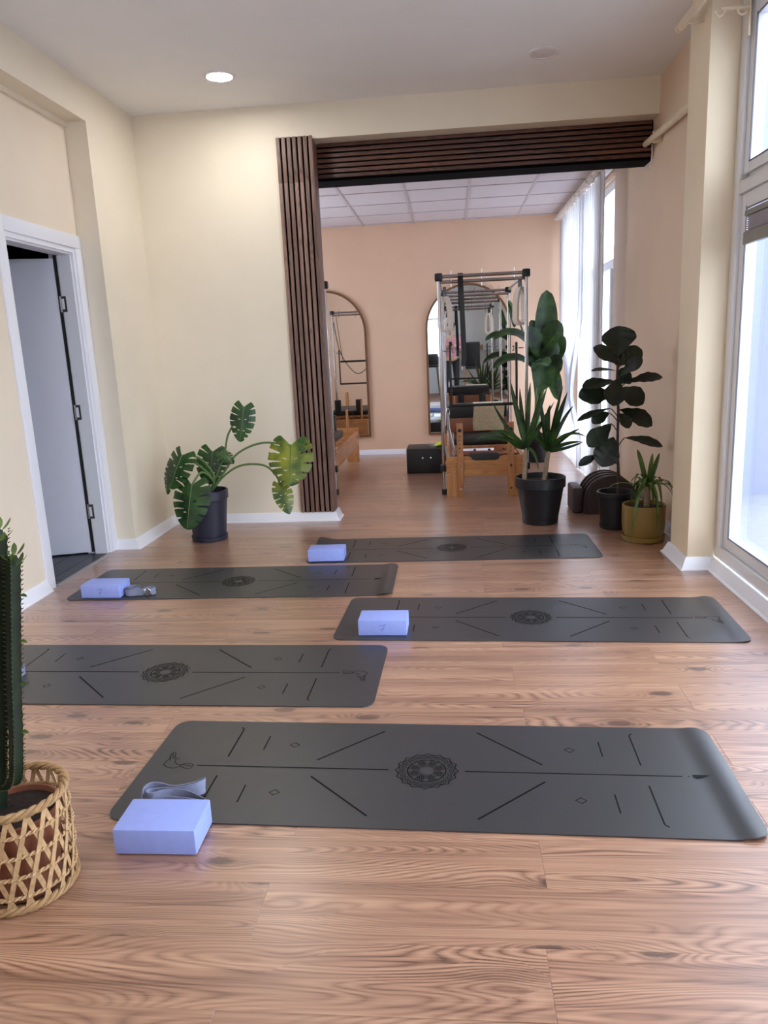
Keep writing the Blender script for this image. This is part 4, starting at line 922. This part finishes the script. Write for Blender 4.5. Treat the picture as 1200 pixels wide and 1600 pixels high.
# ---- banana palm in the rear studio corner
BAN = leafmat('banana_leaf', (20, 38, 20), (62, 92, 40), 0.42)
bn = thing('banana_palm', 'tall banana palm with paddle leaves beside the sheer curtain', 'potted plant', (0.93, 8.36, 0.0))
pot(bn, (0.93, 8.36, 0), 0.15, 0.115, 0.30, POTK, 0.12, 0.04)
for b, wy, tp, w_, fc in [
 ((1.033,8.250,1.022),(1.119,8.200,1.220),(1.164,8.150,1.369),0.170,(-0.3, -1, 0.1)),
 ((0.998,8.300,0.954),(0.916,8.300,1.127),(0.835,8.300,1.266),0.150,(0.3, -1, 0.2)),
 ((1.040,8.200,0.956),(1.083,8.120,1.057),(1.139,8.050,1.148),0.160,(-0.2, -1, 0.3)),
 ((1.005,8.300,1.151),(1.018,8.300,1.458),(1.021,8.280,1.830),0.200,(0.1, -1, 0.1)),
 ((1.018,8.300,1.123),(1.072,8.250,1.322),(1.131,8.200,1.515),0.200,(-0.3, -1, 0.2)),
 ((0.971,8.300,1.125),(0.911,8.250,1.329),(0.786,8.200,1.453),0.160,(0.2, -1, 0.3)),
 ((0.985,8.300,1.023),(1.053,8.200,1.157),(1.118,8.100,1.286),0.170,(-0.2, -1, 0.5)),
 ((0.971,8.300,1.125),(0.701,8.300,1.552),(0.461,8.300,1.343),0.130,(0.1, -0.6, 1)),
 ((0.971,8.300,0.921),(0.704,8.200,1.298),(0.442,8.150,1.043),0.120,(0.1, -0.6, 1)),
 ((0.892,8.200,0.942),(0.915,8.050,1.197),(1.002,7.950,1.052),0.150,(0, -0.6, 1)),
 ((0.986,8.200,1.126),(0.987,8.100,0.996),(0.922,8.050,0.801),0.200,(0, -1, 0.3)),
 ((1.039,8.300,1.055),(1.107,8.200,0.954),(1.129,8.150,0.685),0.130,(-0.4, -1, 0.1)),
 ((0.971,8.300,1.226),(0.930,8.300,1.362),(0.868,8.350,1.533),0.130,(0.4, -1, 0.1)),
 ((0.643,8.500,1.751),(0.684,8.500,1.614),(0.703,8.500,1.463),0.060,(0.4, -1, 0.1)),
 ((1.047,8.360,0.916),(1.010,8.400,1.122),(0.985,8.420,1.327),0.220,(0, -1, 0.1)),
]:
    part('leaf', leafshape(curve3(b, wy, tp, 18), w_*1.22, fc, lambda s: max(0.03, math.sin(PI*min(1, 0.02+0.98*s))**0.42), 0.22, 3, 0.03), BAN, bn, sharp=180)
    part('leaf_stalk', MB().tube(curve3((0.93, 8.36, 0.27), (0.94, 8.36, b[2]*0.7), b, 8), 0.010, 8), STEM, bn)
part('trunk', MB().tube([(0.93, 8.36, 0.24), (0.935, 8.36, 0.7), (0.94, 8.35, 1.0)], [0.035, 0.028, 0.02], 10), STEM, bn)

# ---- small dracaena in an ochre pot
dc = thing('potted_dracaena', 'small dracaena with drooping leaves in an ochre pot by the pillar', 'potted plant', (1.235, 4.90, 0.0))
c = (1.235, 4.90, 0)
part('pot', MB().lathe([(0, 0.02), (0.118, 0.02), (0.132, 0.06), (0.137, 0.12), (0.137, 0.236), (0.133, 0.24), (0.127, 0.236), (0.125, 0.17)], c, 40), OCHRE, dc)
part('saucer', MB().lathe([(0, 0), (0.128, 0), (0.136, 0.006), (0.139, 0.036), (0.133, 0.038), (0.122, 0.018), (0, 0.018)], c, 40), OCHRE, dc)
part('soil', MB().lathe([(0, 0.222), (0.126, 0.215), (0.124, 0.18), (0, 0.18)], c, 30), SOIL, dc)
part('stem', MB().tube([(1.25, 4.9, 0.19), (1.255, 4.89, 0.28), (1.25, 4.88, 0.36)], [0.02, 0.019, 0.016], 12), CANE, dc)
DRA = leafmat('dracaena_leaf', (46, 74, 28), (96, 124, 52), 0.4)
top = Vector((1.25, 4.88, 0.36)); rd = random.Random(5)
for i in range(24):
    an = 2*PI*i*0.381966; L_ = rd.uniform(0.22, 0.36); el = rd.uniform(0.25, 1.2) if i > 4 else 1.4
    h = Vector((math.cos(an), math.sin(an), 0)); md = top+h*(L_*0.42*math.cos(el)+0.03)+Vector((0, 0, L_*0.5*math.sin(el)+0.02)); tp = top+h*(L_*(0.62*math.cos(el)+0.12))+Vector((0, 0, (L_*0.7 if i <= 4 else rd.uniform(-0.25, 0.06)*L_*2.6)))
    tp.x = min(tp.x, 1.425); md.x = min(md.x, 1.42)
    part('leaf', leafshape(curve3(top-Vector((0, 0, rd.uniform(0, 0.03))), md, tp, 10), 0.032, (h.x*0.3, h.y*0.3, 1) if i > 4 else (0, -1, 0.2), SWORD, 0.3, 2), DRA, dc, sharp=180)
for bx, by, bz, tx, ty, tz in ((1.17, 4.79, 0.33, 1.125, 4.765, 0.03), (1.28, 4.77, 0.33, 1.30, 4.755, 0.06)):
    part('leaf', leafshape(curve3(top, (bx, by, bz+0.12), (tx, ty, tz), 12), 0.026, (0, -1, 0.4), SWORD, 0.3, 2), DRA, dc, sharp=180)

# ---- tall cactus-like spurge in a woven cane basket
CX, CY = -1.125, 1.585
bk = thing('woven_basket', 'woven cane basket in an open lattice holding the cactus pot', 'basket', (CX, CY, 0.0))
CANEW = mat('natural_cane', (196, 160, 116), 0.6, scale=50, var=0.18, bump=0.4, bscale=200); CANED = mat('darker_cane', (170, 134, 92), 0.6, scale=50, var=0.2, bump=0.4, bscale=200)
HB, RB = 0.262, 0.122
rad = lambda z: RB*(0.93+0.10*math.sin(PI*min(1, z/HB*0.62+0.12)))
NS_ = 18
for fam in (1, -1):
    pts = [(rad(z)*math.cos(fam*0.62*z/HB*1.0), rad(z)*math.sin(fam*0.62*z/HB), z) for z in [0.012+(HB-0.02)*i/12 for i in range(13)]]
    pts = [Vector(p)*1.0 + Vector((p[0], p[1], 0)).normalized()*(0.0018*fam) for p in pts]
    m = MB(); nrm = [Vector((p.x, p.y, 0)).normalized() for p in pts]; base = len(m.v)
    ups = []
    for i, p in enumerate(pts):
        t_ = (pts[min(i+1, 12)]-pts[max(i-1, 0)]).normalized(); ups.append(tuple(t_.cross(nrm[i])))
    me = m.ribbon(pts, 0.0115, 0.0022, ups).mesh('cane_strip', CANEW)
    for k in range(NS_):
        o = link('cane_strip', me, bk); o.rotation_euler = (0, 0, 2*PI*k/NS_ + (0 if fam > 0 else PI/NS_))
for z in (0.045, 0.10, 0.155, 0.21):
    m = MB()
    for ph in (0, PI):
        m.tube([((rad(z)+0.0045*math.cos(k*PI/2+ph))*math.cos(2*PI*k/104), (rad(z)+0.0045*math.cos(k*PI/2+ph))*math.sin(2*PI*k/104), z+0.003*math.sin(k*PI/2+ph)) for k in range(104)], 0.0030, 6, closed=True)
    part('twined_ring', m, CANEW, bk, False)
for z, nm in ((HB, 'braided_rim'), (0.010, 'braided_foot')):
    m = MB()
    for ph in (0, 2*PI/3, 4*PI/3):
        m.tube([((rad(z)+0.006*math.cos(k*0.5236*1.0+ph))*math.cos(2*PI*k/120), (rad(z)+0.006*math.cos(k*0.5236+ph))*math.sin(2*PI*k/120), z+0.006*math.sin(k*0.5236+ph)) for k in range(120)], 0.0058, 7, closed=True)
    part(nm, m, CANED, bk, False)
cp = thing('potted_cactus', 'tall ridged green cactus in a terracotta pot inside the basket', 'potted plant', (CX, CY, 0.004))
TERR = mat('terracotta', (150, 92, 68), 0.75, var=0.12)
part('pot', MB().lathe([(0, 0.0), (0.082, 0.0), (0.104, 0.185), (0.108, 0.19), (0.108, 0.215), (0.101, 0.215), (0.098, 0.18)], (CX, CY, 0.004), 36), TERR, cp)
part('soil', MB().lathe([(0, 0.205), (0.05, 0.21), (0.1, 0.2), (0.1, 0.17), (0, 0.17)], (CX, CY, 0.004), 36), SOIL, cp)
CAC = mat('cactus_green', (26, 40, 20), 0.5, scale=25, var=0.35); SPUR = leafmat('spurge_leaf', (60, 84, 36), (110, 136, 66), 0.45)
def column(pts, r, n=4):
    """ridged column: star section with n wings, wavy ridges"""
    m = MB(); path = smooth_path(pts, 14); K = len(path); sec = n*4; rd = random.Random(int(pts[0][0]*1000))
    for i, p in enumerate(path):
        for k in range(sec):
            an = 2*PI*k/sec + 0.3; wing = max(0, math.cos(n*(an-0.3)))**1.2; e = 1.0 if i < K-2 else 0.55
            rr = r*e*(0.48+0.52*wing*(0.80+0.20*(i % 2)))
            m.v.append((p.x+rr*math.cos(an), p.y+rr*math.sin(an), p.z))
    for i in range(K-1):
        for k in range(sec): m.f.append((i*sec+k, i*sec+(k+1) % sec, (i+1)*sec+(k+1) % sec, (i+1)*sec+k))
    m.f.append(tuple((K-1)*sec+k for k in range(sec))); return m, path
cols = [([(-1.178, 1.585, 0.166), (-1.156, 1.600, 0.356), (-1.119, 1.600, 0.580), (-1.082, 1.590, 0.780), (-1.050, 1.580, 0.941)], 0.024, 4),
        ([(-1.126, 1.600, 0.281), (-1.106, 1.600, 0.374), (-1.081, 1.600, 0.563), (-1.053, 1.595, 0.730), (-1.028, 1.590, 0.877)], 0.0185, 4)]
for pi_, (pts, r, n) in enumerate(cols):
    if pi_ == 1: pts = [(pts[0][0]-0.035, pts[0][1]-0.01, pts[0][2]-0.01)] + pts
    else: pts = [(pts[0][0], pts[0][1], 0.19)] + pts
    m, path = column(pts, r, n); cl = part('cactus_column', m, CAC, cp, sharp=60)
    rd = random.Random(pi_); sm_ = MB()
    for i, p in enumerate(path[2:]):
        for k in range(n):
            an = 0.3+2*PI*k/n; q = Vector((p.x+r*0.98*math.cos(an), p.y+r*0.98*math.sin(an), p.z))
            sm_.tube([q, q+Vector((math.cos(an), math.sin(an), 0.5))*0.006], [0.0018, 0.0004], 4)
    part('spines', sm_, mat('spine_brown', (96, 84, 60), 0.7), cl)
    tp = path[-1]
    for k in range(9 if pi_ < 2 else 4):
        an = k*2.4+pi_; h_ = Vector((math.cos(an), math.sin(an), 0)); b = tp+h_*r*0.5+Vector((0, 0, -0.012*(k % 3)))
        part('small_leaf', leafshape(curve3(b, b+h_*0.012+Vector((0, 0, 0.010)), b+h_*0.022+Vector((0, 0, 0.024)), 5), 0.013, (h_.x, h_.y, 0.3), ELL, 0.2, 1), SPUR, cl, sharp=180)
    for zz in (0.42, 0.55, 0.66, 0.78):
        if pi_ != 1: continue
        an = -0.4+zz; b = Vector((path[0].x+r, path[0].y-0.005, zz)); 
        b = min(path, key=lambda q: abs(q.z-zz)) + Vector((r*0.9, -0.004, 0))
        part('small_leaf', leafshape(curve3(b, b+Vector((0.012, -0.004, 0.006)), b+Vector((0.024, -0.006, 0.000)), 5), 0.010, (0, -0.4, 1), ELL, 0.2, 1), SPUR, cl, sharp=180)

# ================================================================== KITCHEN CORNER BEHIND THE CAMERA (seen in the mirror)
t = thing('bar_counter', 'white bar counter along the pale blue wall in the mirror', 'counter', (0.75, -2.28, 0.0))
part('counter_body', MB().box(0.12, 1.40, -2.58, -2.02, 0.0, 1.10, 0.004), mat('counter_grey', (196, 198, 196), 0.5), t)
part('counter_top', MB().box(0.09, 1.43, -2.595, -1.98, 1.10, 1.14, 0.006), mat('counter_stone', (168, 176, 186), 0.3), t)
t = thing('tap', 'tall chrome swan-neck tap on the bar counter', 'tap', (1.2, -2.4, 1.141))
part('tap_body', MB().tube(smooth_path([(1.2, -2.4, 1.141), (1.2, -2.4, 1.38), (1.2, -2.35, 1.44), (1.2, -2.28, 1.42), (1.2, -2.27, 1.36)], 5), 0.012, 10), BLACKP, t)
part('tap_lever', MB().cyl((1.22, -2.4, 1.19), (1.29, -2.4, 1.22), 0.007, 8), BLACKP, t)
t = thing('cardboard_box', 'open brown cardboard box on the bar counter', 'box', (0.78, -2.3, 1.141))
part('box_body', MB().box(0.70, 0.88, -2.37, -2.2, 1.1415, 1.24), mat('cardboard', (176, 142, 104), 0.8), t)
part('box_flap', MB().box(0.70, 0.88, -2.20, -2.195, 1.24, 1.28), MATS['cardboard'], t)
solo('paper_bag', MB().sphere((0.52, -2.25, 1.199), 0.09, 12, (1.2, 0.8, 0.62)).sphere((0.53, -2.25, 1.255), 0.035, 8), mat('bag_silver', (178, 190, 208), 0.4), 'crumpled silver-blue bag on the bar counter', 'bag', (0.52, -2.25, 1.141))
t = thing('counter_plant', 'bushy small plant on the bar counter', 'potted plant', (0.36, -2.4, 1.141))
part('pot', MB().lathe([(0, 0), (0.05, 0), (0.062, 0.1), (0.056, 0.1), (0.05, 0.03)], (0.36, -2.4, 1.141), 20), POTK, t)
rd = random.Random(3)
for i in range(16):
    an = i*2.4; h_ = Vector((math.cos(an), math.sin(an)*0.6, 0)); b = Vector((0.36, -2.4, 1.22)); L_ = rd.uniform(0.1, 0.2)
    part('leaf', leafshape(curve3(b, b+h_*L_*0.4+Vector((0, 0, L_*0.8)), b+h_*L_+Vector((0, 0, L_*0.5)), 6), 0.05, (0, 1, 0.6), ELL, 0.2, 1), MON, t, sharp=180)
WALN = mat('dark_stool_wood', (70, 48, 38), 0.5, var=0.15)
def stool(x, y, label):
    t = thing('bar_stool', label, 'stool', (x, y, 0), 0, 'dark bar stools by the kitchen window')
    part('seat', MB().box(-0.18, 0.18, -0.18, 0.18, 0.74, 0.80, 0.02), BLACKV, t, False)
    part('backrest', MB().box(-0.18, 0.18, -0.20, -0.16, 0.80, 1.10, 0.015), BLACKV, t, False)
    for a in (-1, 1):
        for b in (-1, 1): part('leg', MB().tube([(a*0.14, b*0.14, 0.74), (a*0.20, b*0.20, 0.0)], [0.018, 0.014], 8), WALN, t, False)
    for a in (-1, 1): part('footrest', MB().cyl((a*0.176, -0.176, 0.3), (a*0.176, 0.176, 0.3), 0.011, 8), WALN, t, False)
stool(-0.52, -1.9, 'dark bar stool nearer the middle of the kitchen window'); stool(-1.05, -1.9, 'dark bar stool at the left of the kitchen window')
t = thing('high_chair', 'black high-backed chair on wooden legs in the kitchen corner', 'chair', (0.55, -1.2, 0))
part('seat', MB().box(-0.21, 0.21, -0.2, 0.2, 0.68, 0.75, 0.02), BLACKV, t, False); part('backrest', MB().box(-0.21, 0.21, -0.23, -0.18, 0.74, 1.36, 0.025), BLACKV, t, False)
for a in (-1, 1):
    for b in (-1, 1): part('leg', MB().tube([(a*0.16, b*0.15, 0.69), (a*0.2, b*0.2, 0)], [0.02, 0.016], 8), OAK, t, False)

# ---- the photographer, standing behind the phone
SKIN = mat('skin', (206, 160, 134), 0.5, var=0.05); PINK = mat('pink_print', (206, 150, 160), 0.8, scale=30, var=0.35); DARKT = mat('dark_trousers', (26, 26, 32), 0.8); HAIR = mat('dark_hair', (30, 22, 20), 0.5)
pr = thing('person', 'person in a pink patterned top and dark trousers photographing with a phone', 'person', (0.02, -0.42, 0.0))
def skin(name, V, E, m, parent, sub=2):
    me = bpy.data.meshes.new(name); me.from_pydata([v[:3] for v in V], E, []); o = link(name, me, parent)
    md = o.modifiers.new('skin', 'SKIN'); md.use_smooth_shade = True
    if not me.skin_vertices: 
        bm = bmesh.new(); bm.from_mesh(me); bm.verts.layers.skin.verify(); bm.to_mesh(me); bm.free()
    for i, v in enumerate(V):
        r = v[3] if isinstance(v[3], tuple) else (v[3], v[3]); me.skin_vertices[0].data[i].radius = r
    me.skin_vertices[0].data[0].use_root = True
    o.modifiers.new('sub', 'SUBSURF').levels = sub; o.modifiers['sub'].render_levels = sub
    me.materials.append(m); return o
V = [(0,0,1.0,(.15,.11)), (0,-.01,1.2,(.13,.10)), (0,0,1.42,(.16,.10)), (0,.01,1.56,.055), (0,.03,1.65,(.075,.09)), (0,.03,1.76,(.08,.095)), (0,.02,1.83,.06)]
E = [(0,1),(1,2),(2,3),(3,4),(4,5),(5,6)]
for s in (-1, 1):
    n = len(V); V += [(s*.19,0,1.47,.062), (s*.255,.06,1.22,.046), (s*.10,.31,1.27,.030), (s*.085,.36,1.285,(.03,.022))]; E += [(2,n),(n,n+1),(n+1,n+2),(n+2,n+3)]
    h = n+3
    for k, (dz, L_) in enumerate(((.035,.055), (.014,.065), (-.006,.062), (-.026,.05))):
        a = len(V); V += [(s*.078,.39,1.285+dz,.0095), (s*.07,.405+.2*(L_-.05),1.285+dz,.009), (s*.045,.408,1.287+dz,.008)]; E += [(h,a),(a,a+1),(a+1,a+2)]
    a = len(V); V += [(s*.075,.355,1.32,.011), (s*.055,.375,1.335,.009)]; E += [(h,a),(a,a+1)]
    n = len(V); V += [(s*.10,0,.92,.088), (s*.11,.01,.52,.058), (s*.115,-.01,.10,.040), (s*.125,.12,.035,(.04,.03))]; E += [(0,n),(n,n+1),(n+1,n+2),(n+2,n+3)]
body = skin('body', V, E, SKIN, pr)
T = [(0,0,0.95,(.19,.15)), (0,-.01,1.2,(.165,.125)), (0,0,1.42,(.19,.125)), (0,.005,1.52,.085)]; TE = [(0,1),(1,2),(2,3)]
for s in (-1, 1): n = len(T); T += [(s*.195,0,1.475,.085), (s*.258,.06,1.215,.066), (s*.12,.28,1.262,.046)]; TE += [(2,n),(n,n+1),(n+1,n+2)]
skin('top', T, TE, PINK, pr)
P_ = [(0,0,1.04,(.172,.135))]; PE = []
for s in (-1, 1): n = len(P_); P_ += [(s*.10,0,.90,.108), (s*.112,.01,.52,.075), (s*.117,-.01,.11,.058)]; PE += [(0,n),(n,n+1),(n+1,n+2)]
skin('trousers', P_, PE, DARKT, pr)
part('hair', MB().sphere((0,-.005,1.79), .10, 14, (1, 1.05, 1.05)).sphere((0,-.06,1.70), .08, 12, (1, .7, 1.4)), HAIR, pr, False)
part('eye', MB().sphere((-.032,.118,1.745), .011, 8), TRIM, pr, False); part('eye', MB().sphere((.032,.118,1.745), .011, 8), TRIM, pr, False)
part('nose', MB().sphere((0,.13,1.715), .014, 8, (.8, 1, 1.5)), SKIN, pr, False); part('mouth', MB().sphere((0,.118,1.675), .02, 8, (1.2, .5, .3)), mat('lip', (170, 100, 96), 0.5), pr, False)
for s in (-1, 1): part('ear', MB().sphere((s*.085,.025,1.735), .022, 8, (.4, .8, 1.3)), SKIN, pr, False)
for s in (-1, 1): part('shoe', MB().sphere((s*.122,.05,.045), .06, 10, (.85, 2.1, .75)), BLACKV, pr, False)
solo('phone', MB().box(-0.04, 0.04, -0.035, -0.027, 1.235, 1.385, 0.003), BLACKP, 'dark phone held up by the photographer', 'phone', (0, -0.031, 1.235))
